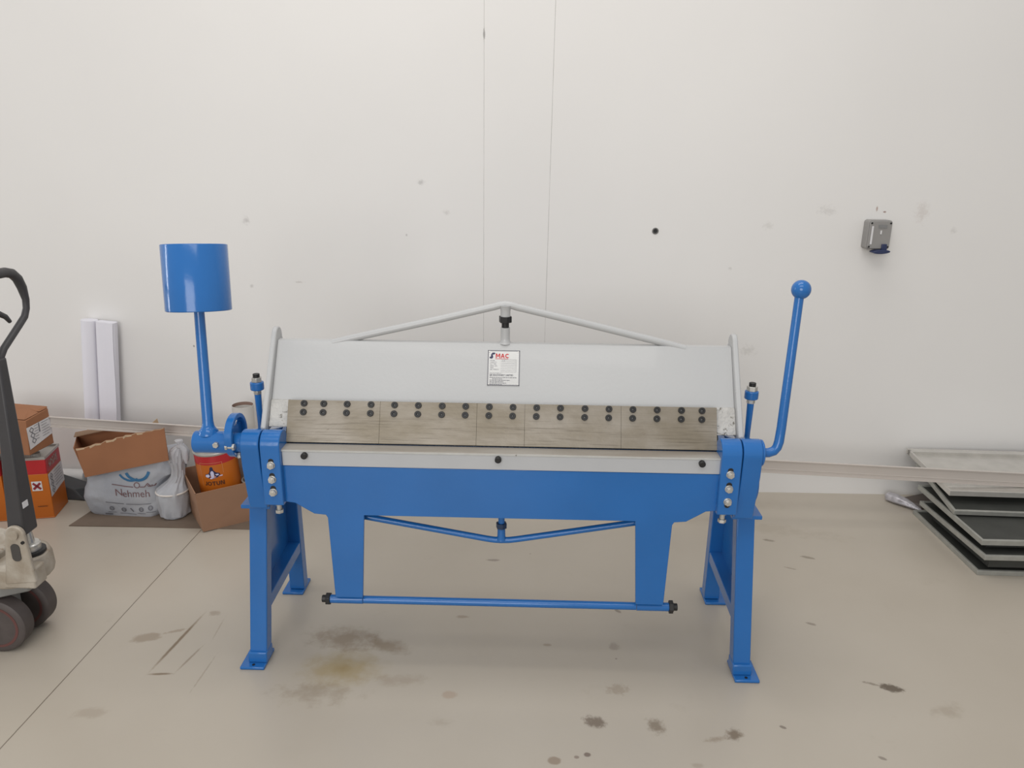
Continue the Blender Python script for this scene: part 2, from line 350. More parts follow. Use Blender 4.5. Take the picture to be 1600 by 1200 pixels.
# the dried outline of a long thing that stood left of the machine (a thin oblong loop)
def line_mask(nt, pos, x0, y0, x1, y1, w, rag):
    cx, cy = (x0+x1)/2, (y0+y1)/2; L_ = math.hypot(x1-x0, y1-y0)/2
    return blob(nt, pos, nB, cx, cy, L_, w, math.atan2(y1-y0, x1-x0), 0.7, rag)
for a in [(-1.113, -0.055, -1.062, 0.335, 0.0085, 0.25, 0.85), (-1.118, -0.034, -1.02, -0.026, 0.0075, 0.25, 0.8), (-1.03, -0.04, -0.99, 0.14, 0.006, 0.35, 0.5),
          (-0.975, 0.12, -0.985, 0.30, 0.004, 0.8, 0.25), (-1.055, 0.31, -1.0, 0.30, 0.02, 1.0, 0.35), (-0.94, -0.14, -0.93, 0.10, 0.004, 1.0, 0.3)]:
    col = mixc(nt, line_mask(nt, pos, *a[:5], a[5]), col, (0.15, 0.10, 0.055), a[6])
# scattered specks and scuffs
vo = nn(nt, 'ShaderNodeTexVoronoi'); vo.inputs['Scale'].default_value = 7.5; nt.links.new(pos, vo.inputs['Vector'])
sepc = nn(nt, 'ShaderNodeSeparateColor'); nt.links.new(vo.outputs['Color'], sepc.inputs[0])
rad = mth(nt, 'MULTIPLY', mth(nt, 'GREATER_THAN', sepc.outputs[0], 0.72), mth(nt, 'MULTIPLY_ADD', sepc.outputs[1], 0.035, 0.012))
sp = mth(nt, 'LESS_THAN', mth(nt, 'MULTIPLY_ADD', nB, 0.03, mth(nt, 'SUBTRACT', vo.outputs['Distance'], 0.015)), rad)
col = mixc(nt, sp, col, (0.15, 0.12, 0.10), 0.55)
n3 = noise_fac(nt, pos, 5.0, 9, 0.75)
mr = nn(nt, 'ShaderNodeMapRange'); nt.links.new(n3, mr.inputs['Value']); mr.inputs['From Min'].default_value = 0.60; mr.inputs['From Max'].default_value = 0.72
col = mixc(nt, mr.outputs['Result'], col, (0.36, 0.31, 0.25), 0.35)
# the joint line across the slab
xl = mth(nt, 'MULTIPLY_ADD', sx.outputs['Y'], -0.021, mth(nt, 'ADD', sx.outputs['X'], 1.3555))
seam = mth(nt, 'LESS_THAN', mth(nt, 'ABSOLUTE', mth(nt, 'MULTIPLY_ADD', nA, 0.002, mth(nt, 'SUBTRACT', xl, 0.001))), 0.0019)
col = mixc(nt, seam, col, (0.13, 0.105, 0.08), 0.85)
b = nt.nodes['Principled BSDF']; nt.links.new(col, b.inputs['Base Color'])
rg = mth(nt, 'MULTIPLY_ADD', noise_fac(nt, pos, 3.0), 0.15, 0.24); nt.links.new(rg, b.inputs['Roughness'])
b.inputs['Specular IOR Level'].default_value = 0.42
bp = nn(nt, 'ShaderNodeBump'); bp.inputs['Strength'].default_value = 0.06; bp.inputs['Distance'].default_value = 0.01
nt.links.new(noise_fac(nt, pos, 14), bp.inputs['Height']); nt.links.new(bp.outputs[0], b.inputs['Normal'])
FLOOR = m
o = B().box(-7, 7, -9, 1.75, -0.12, 0.0).build('floor', FLOOR, smooth=False); o['kind'] = 'structure'

# back wall
m, nt, pos, col = base_nodes('white_wall_paint', (0.720, 0.705, 0.688), (0.755, 0.740, 0.722), 0.9)
nA = noise_fac(nt, pos, 30); nB = noise_fac(nt, pos, 70, 8, 0.7)
sx = nn(nt, 'ShaderNodeSeparateXYZ'); nt.links.new(pos, sx.inputs[0])
def vseam(x0, slope, w, k):
    global col
    d = mth(nt, 'SUBTRACT', sx.outputs['X'], x0)
    d = mth(nt, 'MULTIPLY_ADD', sx.outputs['Z'], -slope, d)
    d = mth(nt, 'MULTIPLY_ADD', nA, 0.0022, mth(nt, 'SUBTRACT', d, 0.0011))
    ms = mth(nt, 'LESS_THAN', mth(nt, 'ABSOLUTE', d), w)
    br = nn(nt, 'ShaderNodeMapRange'); nt.links.new(noise_fac(nt, pos, 9, 4), br.inputs['Value'])
    br.inputs['From Min'].default_value = 0.25; br.inputs['From Max'].default_value = 0.6; br.inputs['To Min'].default_value = 0.35
    col = mixc(nt, mth(nt, 'MULTIPLY', ms, br.outputs['Result']), col, (0.36, 0.345, 0.33), k)
vseam(-0.1345, 0.0014, 0.0011, 0.75); vseam(0.1455, 0.0082, 0.0013, 0.75)
for (x, z, rx, rz, soft, amt, colr, k) in [
    (-0.1315, 2.06, 0.006, 0.030, 0.6, 0.8, (0.22, 0.21, 0.20), 0.7),
    (-1.20, 1.285, 0.02, 0.022, 1.0, 1.2, (0.45, 0.43, 0.42), 0.6), (-0.41, 1.46, 0.022, 0.016, 0.9, 1.1, (0.42, 0.41, 0.40), 0.6),
    (-0.30, 1.33, 0.02, 0.016, 1.0, 1.4, (0.5, 0.48, 0.46), 0.5), (-0.48, 1.23, 0.006, 0.008, 0.6, 0.6, (0.4, 0.38, 0.37), 0.6),
    (-1.20, 0.99, 0.012, 0.012, 0.8, 0.8, (0.45, 0.43, 0.41), 0.6), (-0.98, 1.01, 0.03, 0.006, 0.9, 1.4, (0.5, 0.47, 0.45), 0.6),
    (0.98, 1.10, 0.012, 0.010, 0.9, 0.8, (0.52, 0.50, 0.48), 0.6), (1.29, 1.04, 0.02, 0.016, 1.0, 1.2, (0.56, 0.54, 0.52), 0.6),
    (1.80, 1.36, 0.04, 0.06, 1.0, 1.2, (0.56, 0.51, 0.48), 0.5), (1.60, 1.37, 0.006, 0.016, 0.8, 0.5, (0.35, 0.22, 0.18), 0.8),
    (1.635, 1.357, 0.009, 0.005, 0.6, 0.5, (0.25, 0.15, 0.12), 0.8), (1.38, 1.36, 0.05, 0.025, 1.0, 1.8, (0.5, 0.48, 0.46), 0.4),
    (1.95, 1.28, 0.02, 0.02, 1.0, 1.2, (0.5, 0.48, 0.46), 0.4), (1.13, 1.29, 0.03, 0.02, 1.0, 1.6, (0.55, 0.53, 0.5), 0.4),
    (1.10, 0.72, 0.05, 0.03, 1.0, 1.8, (0.5, 0.48, 0.45), 0.4), (-1.5, 0.70, 0.005, 0.006, 0.4, 0.4, (0.2, 0.2, 0.2), 0.7)]:
    col = mixc(nt, blob(nt, pos, nB, x, z, rx, rz, 0, soft, amt, 'xz'), col, colr, k)
vo = nn(nt, 'ShaderNodeTexVoronoi'); vo.inputs['Scale'].default_value = 3.6; nt.links.new(pos, vo.inputs['Vector'])
sepc = nn(nt, 'ShaderNodeSeparateColor'); nt.links.new(vo.outputs['Color'], sepc.inputs[0])
rad = mth(nt, 'MULTIPLY', mth(nt, 'GREATER_THAN', sepc.outputs[0], 0.70), mth(nt, 'MULTIPLY_ADD', sepc.outputs[1], 0.022, 0.006))
spk = mth(nt, 'LESS_THAN', mth(nt, 'MULTIPLY_ADD', nB, 0.03, mth(nt, 'SUBTRACT', vo.outputs['Distance'], 0.015)), rad)
col = mixc(nt, spk, col, (0.42, 0.40, 0.38), 0.5)
b = nt.nodes['Principled BSDF']; nt.links.new(col, b.inputs['Base Color']); b.inputs['Roughness'].default_value = 0.62
bp = nn(nt, 'ShaderNodeBump'); bp.inputs['Strength'].default_value = 0.05; bp.inputs['Distance'].default_value = 0.01
nt.links.new(noise_fac(nt, pos, 6), bp.inputs['Height']); nt.links.new(bp.outputs[0], b.inputs['Normal'])
WYAW = math.atan(0.0088)
def WL(x, off=0.0): return 1.4223 + 0.0088*x - off
Mw = Matrix.Translation((0, 1.4223, 0)) @ Matrix.Rotation(WYAW, 4, 'Z')
o = B().box(-7, 7, 0, 0.2, 0, 5.2, Mw).build('wall_back', m, smooth=False); o['kind'] = 'structure'

# ------------------------------------------------------------------ the sheet-metal folder
F = thing('sheet_metal_folder', 'long blue and white hand folding machine standing before the white wall', 'folding machine', (0, 0.27, 0))
def arc(cy, cz, r, a0, a1, n=10): return [(cy+r*math.cos(math.radians(lerp(a0, a1, i/n))), cz+r*math.sin(math.radians(lerp(a0, a1, i/n)))) for i in range(n+1)]
AY, AZ = 0.04, 0.765
for s in (-1, 1):
    X = lambda a, b: (min(s*a, s*b), max(s*a, s*b))
    # side stand: shelf plate on top of the legs, web and brace between them
    x0, x1 = X(0.700, 0.790)
    st = B().box(x0, x1, 0.048, 0.52, 0.545, 0.557).build('stand_top_plate', BLUE, F, 0.002)
    x0, x1 = X(0.748, 0.803)
    fl = B().hexa([(x0, 0.030, 0.012), (x1, 0.030, 0.012), (x0, 0.078, 0.012), (x1, 0.078, 0.012),
                   (x0-s*0.018, 0.105, 0.545), (x1-s*0.018, 0.105, 0.545), (x0-s*0.018, 0.153, 0.545), (x1-s*0.018, 0.153, 0.545)]).build('leg', BLUE, F, 0.003)
    px0, px1 = X(0.748, 0.8265)
    pb = B(); pb.box(px0, px1, 0, 0.105, 0, 0.010)
    pb.build('foot_plate', BLUE, fl, 0.003)
    B().box(x0-0.003, x1+0.003, 0.024, 0.084, 0.010, 0.047).build('leg_sleeve', BLUE, fl, 0.004)
    hx = s*0.786
    B().cyl((hx, 0.0135, 0.0095), (hx, 0.0135, 0.0112), 0.0048, seg=16).build('bolt_hole', BLACK, fl)
    rl = B().hexa([(x0, 0.455, 0.012), (x1, 0.455, 0.012), (x0, 0.503, 0.012), (x1, 0.503, 0.012),
                   (x0, 0.440, 0.545), (x1, 0.440, 0.545), (x0, 0.488, 0.545), (x1, 0.488, 0.545)]).build('leg', BLUE, F, 0.003)
    B().box(px0, px1, 0.433, 0.538, 0, 0.010).build('foot_plate', BLUE, rl, 0.003)
    q0 = s*-0.007
    B().hexa([(x0+0.002+q0, 0.085, 0.172), (x1-0.002+q0, 0.085, 0.172), (x0+0.002, 0.455, 0.172), (x1-0.002, 0.455, 0.172), (x0+0.002+q0, 0.090, 0.212), (x1-0.002+q0, 0.090, 0.212), (x0+0.002, 0.455, 0.212), (x1-0.002, 0.455, 0.212)]).build('stand_brace', BLUE, F, 0.002)
    wx0, wx1 = X(0.792, 0.798)
    B().hexa([(wx0-s*0.008, 0.085, 0.205), (wx1-s*0.008, 0.085, 0.205), (wx0, 0.457, 0.21), (wx1, 0.457, 0.21), (wx0-s*0.014, 0.128, 0.546), (wx1-s*0.014, 0.128, 0.546), (wx0-s*0.004, 0.445, 0.546), (wx1-s*0.004, 0.445, 0.546)]).build('stand_web_panel', BLUE, F)
    # outer bearing bracket rising from the shelf plate, rounded around the hinge pin
    x0, x1 = X(0.7010, 0.756)
    poly = arc(AY, AZ, 0.041, 200, 60) + [(0.13, 0.775), (0.33, 0.72), (0.34, 0.556), (0.032, 0.556), (0.020, 0.62), (0.004, 0.70)]
    B().prism(poly, 'x', x0, x1).build('bearing_bracket', BLUE, F, 0.003)
    # inner swing block bolted to the apron
    x0, x1 = X(0.6395, 0.6975)
    poly = [(0.0, 0.582), (0.078, 0.582), (0.081, AZ)] + arc(AY, AZ, 0.041, 0, 180)
    blk = B().prism(poly, 'x', x0, x1).build('swing_block', BLUE, F, 0.003)
    for z, dz in ((0.712, 1), (0.667, 1), (0.626, 1)):
        cx = s*0.667
        off = 0.009 if s < 0 else (0.009 if z > 0.65 else -0.009)
        sl = [(cx+0.0085*math.cos(t), z+off*0.6+0.0085*math.sin(t)+(0.006 if math.sin(t) > 0 else -0.006)) for t in [2*PI*i/20 for i in range(20)]]
        B().prism(sl, 'y', -0.0012, 0.002).build('adjusting_slot', BLACK, blk)
        h = B().cyl((cx, -0.004, z), (cx, 0.001, z), 0.0118, seg=24); h.hexn((cx, -0.012, z), (cx, -0.004, z), 0.0105, phase=random.random())
        h.cyl((cx, -0.0135, z), (cx, -0.0115, z), 0.006, seg=16)
        h.build('hex_bolt', ZINC, blk, 0.0008)
    h = B().cyl((s*0.664, 0.028, 0.583), (s*0.664, 0.028, 0.556), 0.0072, seg=16); h.hexn((s*0.664, 0.028, 0.556), (s*0.664, 0.028, 0.546), 0.0125)
    h.hexn((s*0.664, 0.028, 0.581), (s*0.664, 0.028, 0.572), 0.012, phase=0.4)
    h.build('adjusting_screw', ZINC, blk, 0.0008)
    # clamp-beam lifting screw behind the cheek
    ex, ey = s*0.770, 0.22
    e = B(); e.tube([(ex, ey, 0.66), (ex, ey, 0.76), (ex, ey, 0.865)], [0.010, 0.0085, 0.011], 14)
    e.cyl((ex, ey, 0.872), (ex, ey, 0.898), 0.021); e.box(min(ex-0.015, ex+0.015), max(ex-0.015, ex+0.015), ey-0.03, ey+0.03, 0.60, 0.67)
    ro = e.build('lifting_rod', BLUE, F, 0.003)
    B().hexn((ex, ey, 0.858), (ex, ey, 0.872), 0.013).build('lock_nut', ZINC, ro, 0.001)
    B().hexn((ex, ey, 0.898), (ex, ey, 0.913), 0.0165).build('lock_nut', ZINC, ro, 0.001)
    B().cyl((ex, ey, 0.913), (ex, ey, 0.924), 0.0105).build('rod_tip', BLACK, ro, 0.001)
    # end cheek of the clamp beam
    x0, x1 = X(0.700, 0.716)
    poly = [(0.068, 0.800), (0.072, 0.788), (0.082, 0.783), (0.150, 0.783), (0.295, 1.020)] + arc(0.258, 1.038, 0.030, -10, 150, 8)
    ck = B().prism(poly, 'x', x0, x1).build('beam_end_cheek', WHITE, F, 0.004)
    # chipped clamp shoe beside the blade
    x0, x1 = X(0.640, 0.700)
    B().prism([(0.092, 0.796), (0.135, 0.868), (0.150, 0.868), (0.150, 0.796)], 'x', x0, x1).build('clamp_shoe', CHIP, F, 0.003)

# bed (fixed lower beam) behind the apron
bed = B().prism([(0.088, 0.640), (0.088, 0.750), (0.34, 0.750), (0.34, 0.60), (0.16, 0.60)], 'x', -0.697, 0.697).build('lower_bed', BLUE, F, 0.003)
# clamp beam
B().prism([(0.102, 0.800), (0.240, 1.030), (0.262, 1.030), (0.262, 1.018), (0.250, 1.018), (0.114, 0.792)], 'x', -0.700, 0.700).build('clamp_beam', WHITE, F, 0.002)
B().prism([(0.080, 0.7515), (0.084, 0.762), (0.150, 0.870), (0.162, 0.800), (0.13, 0.7515)], 'x', -0.648, 0.648).build('blade_carrier', DARKGAP, F)
def beam_pt(x, h, off=0.0):   # a point on the beam's sloping face: h = distance up the slope from its lower edge
    t = Vector((0, 0.138, 0.230)).normalized(); n = Vector((0, -t.z, t.y))
    return tuple(Vector((x, 0.102, 0.800)) + t*h + n*off)
# nameplate
fn = lambda o: (lambda u, v: beam_pt(0.0035+u, 0.1895+v, o))
pl = B()
pl._faces([fn(o)(u, v) for o in (0.0, 0.0016) for v in (-0.056, 0.056) for u in (-0.0492, 0.0492)], [(0, 2, 3, 1), (4, 5, 7, 6), (0, 1, 5, 4), (2, 6, 7, 3), (0, 4, 6, 2), (1, 3, 7, 5)])
PLATE = mat('nameplate_aluminium', (0.55, 0.55, 0.545), 0.25, 0.15, var=0.05, vscale=20)
plate = pl.build('nameplate', PLATE, F, smooth=False)
f = fn(0.0021)
bd = B()
for a in [(-0.049, -0.0545, 0.049, -0.0545), (-0.049, 0.0545, 0.049, 0.0545), (-0.0478, -0.056, -0.0478, 0.056), (0.0478, -0.056, 0.0478, 0.056)]:
    bd.strip(*a, 0.0026, f)
bd.build('plate_border', INK_GREY, plate, smooth=False, normals=False)
tx = B(); tx.glyphs('MAC', 0.0138, lambda u, v: f(-0.0250+u, 0.0312+v), 0.22); tx.strip(-0.026, 0.0285, 0.014, 0.0285, 0.0013, f)
tx.build('red_lettering', INK_RED, plate, smooth=False, normals=False)
lg = B()
lg.poly([(-0.040, 0.0405), (-0.036, 0.0475), (-0.030, 0.0485), (-0.0255, 0.046), (-0.030, 0.042), (-0.035, 0.0418), (-0.033, 0.037), (-0.0335, 0.031), (-0.038, 0.0285), (-0.044, 0.0305), (-0.0435, 0.034), (-0.039, 0.0365)], f)
lg.build('logo_emblem', NAVY, plate, smooth=False, normals=False)
t2 = B()
for k, w in enumerate(('MODEL', 'CAPACITY', 'M/C TYPE', 'SERIAL NO.', 'YEAR', 'NET WEIGHT')):
    t2.text(w, 0.0046, (lambda kk: (lambda u, v: f(-0.042+u, 0.0212-kk*0.0056+v)))(k))
    t2.strip(-0.009, 0.0205-k*0.0056, 0.038, 0.0205-k*0.0056, 0.0005, f)
t2.strip(-0.009, -0.0125, 0.038, -0.0125, 0.0005, f); t2.strip(0.038, 0.026, 0.038, -0.0125, 0.0005, f); t2.strip(-0.009, 0.026, 0.038, 0.026, 0.0005, f)
t2.text('L P', 0.0058, lambda u, v: f(-0.004+u, 0.0202+v))
t2.text('MANUFACTURED BY', 0.0038, lambda u, v: f(-0.042+u, -0.0185+v))
t2.text('SJR MACHINERY LIMITED', 0.0066, lambda u, v: f(-0.0425+u*0.985, -0.0252+v), bold=0.00022)
random.seed(3)
for k, (u0, u1) in enumerate([(-0.042, 0.040), (-0.034, -0.004), (-0.042, 0.020), (-0.042, 0.0), (-0.042, 0.009), (-0.042, -0.004)]):
    u = u0
    while u < u1:
        w = random.uniform(0.003, 0.008); t2.strip(u, -0.0305-k*0.0044, min(u+w, u1), -0.0305-k*0.0044, 0.0018, f); u += w+0.0012
t2.build('small_print', INK_GREY, plate, smooth=False, normals=False)
for u in (-0.0445, 0.0445):
    for v in (-0.0515, 0.0515):
        p = Vector(f(u, v)); q = Vector(fn(0.0032)(u, v)); B().cyl(p, q, 0.0018, seg=12).build('rivet', ZINC, plate)

# blade segments with their socket screws
sgx = [-0.640, -0.362, -0.072, 0.071, 0.357, 0.640]
scr = [467.5, 499.3, 537.1, 575.6, 613.5, 651.7, 690, 727.7, 765.5, 803.5, 841.3, 879.3, 918.3, 956.5, 994.5, 1033, 1071.5, 1104]
scr = [-0.591 + (p-467.5)*1.187/636.5 for p in scr]
def blade_pt(x, z, off):
    n = Vector((0, -1, 0.445)).normalized(); return Vector((x, 0.062+(z-0.757)*0.445, z)) + n*off
bt = Vector((0, 0.445, 1)).normalized(); bn = Vector((0, -1, 0.445)).normalized()
for i in range(5):
    sg = B().prism([(0.0636, 0.7605), (0.115, 0.876), (0.127, 0.871), (0.083, 0.7605)], 'x', sgx[i]+0.0002, sgx[i+1]-0.0002).build('blade_segment', STEEL, F, 0.0004)
    for x in scr:
        if not sgx[i] < x < sgx[i+1]: continue
        for z in (0.8665, 0.8425):
            c = blade_pt(x + (0 if z > 0.85 else -0.001), z, 0)
            sc = B(); a = Vector((1, 0, 0)); N_ = 24
            R = lambda r, o, seg=N_: [tuple(c + bn*o + (a*math.cos(2*PI*k/seg) + bt*math.sin(2*PI*k/seg))*r) for k in range(seg)]
            sc.loft([R(0.0098, 0.0), R(0.0098, 0.0045), R(0.0090, 0.0055), R(0.0042, 0.0055), R(0.0040, 0.002)], cap=True)
            so = sc.build('socket_screw', BLACK, sg)
            B().loft([R(0.0040, 0.0022, 6), R(0.0028, 0.0030, 6)]).build('hex_recess', SOCKET, so)
# apron (swinging lower leaf)
half = [(0.655, 0.703), (0.655, 0.590), (0.645, 0.586), (0.612, 0.582), (0.588, 0.567), (0.556, 0.5475), (0.522, 0.5445), (0.5165, 0.535), (0.5085, 0.262), (0.423, 0.262), (0.4065, 0.5455)]
poly = half + [(-x, z) for x, z in reversed(half)]
# two leg plates plus the wide leaf in one outline
ap = B().prism(poly, 'y', 0.020, 0.032).build('folding_apron', BLUE, F, 0.0015)
B().box(-0.63, 0.63, 0.032, 0.075, 0.60, 0.69).build('apron_stiffener', BLUE, F, 0.002)
B().box(-0.639, 0.642, 0.0165, 0.0215, 0.7045, 0.7485).build('edge_strip', mat('white_strip', (0.45, 0.46, 0.475), 0.3, var=0.03), F, 0.001)
B().prism([(0.016, 0.7485), (0.016, 0.7545), (0.018, 0.7555), (0.066, 0.7555), (0.066, 0.7485)], 'x', -0.650, 0.650).build('folding_edge', TABLE, F, 0.0008)
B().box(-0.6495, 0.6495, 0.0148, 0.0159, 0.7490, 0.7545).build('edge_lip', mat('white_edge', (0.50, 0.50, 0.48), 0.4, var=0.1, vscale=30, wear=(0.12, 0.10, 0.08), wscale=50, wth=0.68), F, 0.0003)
for s in (-1, 1):
    x0, x1 = sorted((s*0.6425, s*0.652)); B().box(x0, x1, 0.024, 0.034, 0.728, 0.7485).build('edge_packer', DARKGAP, F)
for x in (-0.5715, -0.004, 0.5865):
    B().cyl((x, 0.017, 0.7385), (x, 0.006, 0.7385), 0.0095, 0.0095).cyl((x, 0.006, 0.7385), (x, 0.004, 0.7385), 0.0095, 0.007).build('clamp_knob', BLACK, F)
# truss rods
tr = B(); y = 0.252
tr.tube([(-0.53, 0.246, 1.0215), (-0.47, y, 1.036), (-0.20, y, 1.099), (-0.03, y, 1.1415), (-0.012, y, 1.147), (0.006, y, 1.1495), (0.024, y, 1.147), (0.042, y, 1.1415), (0.23, y, 1.099), (0.50, y, 1.036), (0.56, 0.246, 1.0215)], 0.0112)
tr.lathe([(0.0155, 1.113), (0.0150, 1.128), (0.0165, 1.139), (0.020, 1.147)], (0.006, y, 0))
tr.lathe([(0.021, 1.028), (0.0150, 1.036), (0.0142, 1.045), (0.0142, 1.078)], (0.006, y, 0))
up = tr.build('upper_truss_rod', WHITE, F)
B().hexn((0.006, y, 1.094), (0.006, y, 1.113), 0.0205).cyl((0.006, y, 1.078), (0.006, y, 1.094), 0.0115).build('truss_nut', BLACK, up, 0.001)
tr = B(); y = 0.075
tr.tube([(-0.47, y, 0.527), (-0.42, y, 0.515), (-0.04, y, 0.4475), (-0.018, y, 0.4445), (0.005, y, 0.4435), (0.028, y, 0.4445), (0.05, y, 0.4475), (0.41, y, 0.513), (0.46, y, 0.525)], 0.0098)
tr.lathe([(0.016, 0.447), (0.0125, 0.458), (0.012, 0.485)], (0.005, y, 0)); tr.cyl((0.005, y, 0.50), (0.005, y, 0.62), 0.010)
lo = tr.build('lower_truss_rod', BLUE, F)
B().hexn((0.005, y, 0.486), (0.005, y, 0.503), 0.0172).build('truss_nut', mat('dark_blue_nut', (0.02, 0.04, 0.09), 0.4, 0.2), lo, 0.001)
# foot bar between the apron's legs
fb = B().cyl((-0.425, 0.040, 0.2435), (0.428, 0.040, 0.2435), 0.0122).build('foot_bar', BLUE, F)
B().cyl((-0.530, 0.040, 0.2435), (-0.4265, 0.040, 0.2435), 0.0136).build('foot_bar_sleeve', BLUE, fb, 0.001)
B().cyl((0.4295, 0.040, 0.2435), (0.530, 0.040, 0.2435), 0.0136).build('foot_bar_sleeve', BLUE, fb, 0.001)
for s in (-1, 1):
    B().hexn((s*0.530, 0.040, 0.2435), (s*0.543, 0.040, 0.2435), 0.0205, 0.3).cyl((s*0.543, 0.040, 0.2435), (s*0.556, 0.040, 0.2435), 0.0115).build('end_nut', BLACK, fb, 0.001)

# left hub, ring cam, counterweight on its arm
arm = B().cyl((-0.901, AY, AZ), (-0.800, AY, AZ), 0.0330, seg=40)
arm.cyl((-0.800, AY, AZ), (-0.756, AY, AZ), 0.029, seg=40)
top = (-0.874, 0.100, 1.155)
base = Vector((-0.860, AY, AZ)); dv = (Vector(top)-base)
arm.tube([base + dv*t for t in (0.05, 0.088, 0.105, 0.125, 0.16, 1.0)], [0.030, 0.028, 0.0215, 0.0175, 0.0158, 0.0145], 20)
arm.build('counterweight_arm', BLUE, F, 0.002)
cwM = Matrix.Translation(top) @ dv.normalized().rotation_difference(Vector((-0.020, 0.135, 1)).normalized()).to_matrix().to_4x4()
ax = Vector((-0.030, 0.140, 1)).normalized(); q = Vector((0, 0, 1)).rotation_difference(ax).to_matrix().to_4x4()
cw = B().lathe([(0.0885, -0.008), (0.0905, -0.006), (0.0905, 0.178), (0.0890, 0.180)], M=Matrix.Translation(top) @ q, seg=64)
cw = cw.build('counterweight', BLUE, F)
rg = B(); N_ = 40
rings = []
for xx, rO, rI in ((-0.840, 0.079, 0.062), (-0.812, 0.079, 0.062)): pass
RY, RZ, RO, RI = 0.058, 0.782, 0.0655, 0.0520
out = [(RY+RO*math.cos(2*PI*i/N_), RZ+RO*math.sin(2*PI*i/N_)) for i in range(N_)]
inn = [(RY+RI*math.cos(2*PI*i/N_), RZ+RI*math.sin(2*PI*i/N_)) for i in range(N_)]
vs = [(-0.797, *p) for p in out] + [(-0.797, *p) for p in inn] + [(-0.775, *p) for p in out] + [(-0.775, *p) for p in inn]
fs = []
for i in range(N_):
    j = (i+1) % N_
    fs += [(i, j, N_+j, N_+i), (2*N_+i, 3*N_+i, 3*N_+j, 2*N_+j), (i, 2*N_+i, 2*N_+j, j), (N_+i, N_+j, 3*N_+j, 3*N_+i)]
rg._faces(vs, fs)
seg_ = [(RY+(RI+0.001)*math.cos(math.radians(a)), RZ+(RI+0.001)*math.sin(math.radians(a))) for a in range(146, 395, 8)]
rg.prism(seg_, 'x', -0.796, -0.786)
rc = rg.build('cam_ring', BLUE, F, 0.0015)
B().hexn((-0.826, 0.008, 0.770), (-0.826, -0.002, 0.770), 0.009).build('set_screw', ZINC, F, 0.0008)
B().hexn((-0.797, 0.000, 0.766), (-0.790, 0.000, 0.766), 0.0095).cyl((-0.790, 0.000, 0.766), (-0.776, 0.000, 0.766), 0.006).hexn((-0.776, 0.000, 0.766), (-0.769, 0.000, 0.766), 0.0105).build('cam_bolt', ZINC, F, 0.0008)
B().hexn((-0.770, 0.030, 0.736), (-0.766, 0.024, 0.722), 0.008).build('cam_screw', ZINC, F, 0.0008)
# right side: cam plate and ball-ended handle
cp = B().cyl((0.7570, 0.11, 0.650), (0.768, 0.11, 0.650), 0.070, seg=40).cyl((0.756, AY, AZ), (0.7635, AY, AZ), 0.0395, seg=40)
cp.build('cam_plate', BLUE, F, 0.003)
hd = B().tube([(0.760, AY, AZ), (0.782, AY, AZ+0.001), (0.797, AY+0.001, AZ+0.006), (0.806, AY+0.003, AZ+0.017), (0.811, AY+0.006, AZ+0.034), (0.815, 0.052, 0.84), (0.836, 0.096, 1.215)], [0.0138]*5+[0.0134, 0.0128], 20).build('lever_handle', BLUE, F)
B().sphere((0.8395, 0.098, 1.235), 0.0272).build('ball_knob', BLUE, hd)

# ------------------------------------------------------------------ on the wall
o = B().lathe([(0.0135, 0), (0.0145, 0.002), (0.0105, 0.004), (0.0085, 0.0015)], M=Matrix.Translation((0.633, WL(0.633, 0.0), 1.262)) @ Matrix.Rotation(PI/2, 4, 'X'))
a = thing('wall_anchor', 'small dark round anchor hole in the white wall', 'wall anchor', (0.633, WL(0.633), 1.262))
o.build('collar', mat('anchor_rim', (0.16, 0.155, 0.15), 0.6), a)
B().cyl((0.633, WL(0.633, 0.0), 1.262), (0.633, WL(0.633, 0.003), 1.262), 0.0088).build('plug', BLACK, a)
# industrial socket
S = thing('socket_box', 'grey industrial power socket box with dark blue flap on the wall', 'socket', (1.60, WL(1.60), 1.19))
Ms = Matrix.Translation((1.603, WL(1.603), 1.262)) @ Matrix.Rotation(WYAW, 4, 'Z')
def rrect(w, h, r, n=5):
    pts = []
    for cx, cy, a in ((w-r, h-r, 0), (-w+r, h-r, 90), (-w+r, -h+r, 180), (w-r, -h+r, 270)):
        for i in range(n+1): t = math.radians(a+90*i/n); pts.append((cx+r*math.cos(t), cy+r*math.sin(t)))
    return pts
B().prism(rrect(0.052, 0.063, 0.012), 'y', -0.050, 0.0, Ms).build('housing', SOCKG, S, 0.003)
B().prism(rrect(0.048, 0.059, 0.012), 'y', -0.058, -0.050, Ms).build('front_cover', SOCKG, S, 0.002)
for u, v in ((-0.041, 0.051), (0.041, 0.051), (-0.041, -0.051), (0.041, -0.051)):
    B().cyl(Ms @ Vector((u, -0.056, v)), Ms @ Vector((u, -0.0595, v)), 0.0042, seg=14).build('cover_screw', BLACK, S)
lab = B().box(-0.039, -0.031, -0.0592, -0.0575, -0.040, 0.038, Ms).build('label_strip', LABEL, S)
B().box(-0.010, 0.026, -0.060, -0.0575, 0.030, 0.044, Ms).build('rating_plate', mat('grey_plate', (0.20, 0.20, 0.20), 0.4), S)
B().box(0.0, 0.006, -0.0605, -0.0575, 0.004, 0.020, Ms).build('indicator', LABEL, S)
fl = B().prism([(0.008+0.037*math.cos(2*PI*k/28), -0.0705+0.0085*math.sin(2*PI*k/28)+0.06*(0.037*math.cos(2*PI*k/28))) for k in range(28)], 'y', -0.085, -0.040, Ms)
fl.prism([(0.012, -0.038), (0.012, -0.064), (0.036, -0.064), (0.034, -0.038)], 'y', -0.068, -0.0585, Ms)
fl.build('socket_flap', SOCKN, S, 0.003)

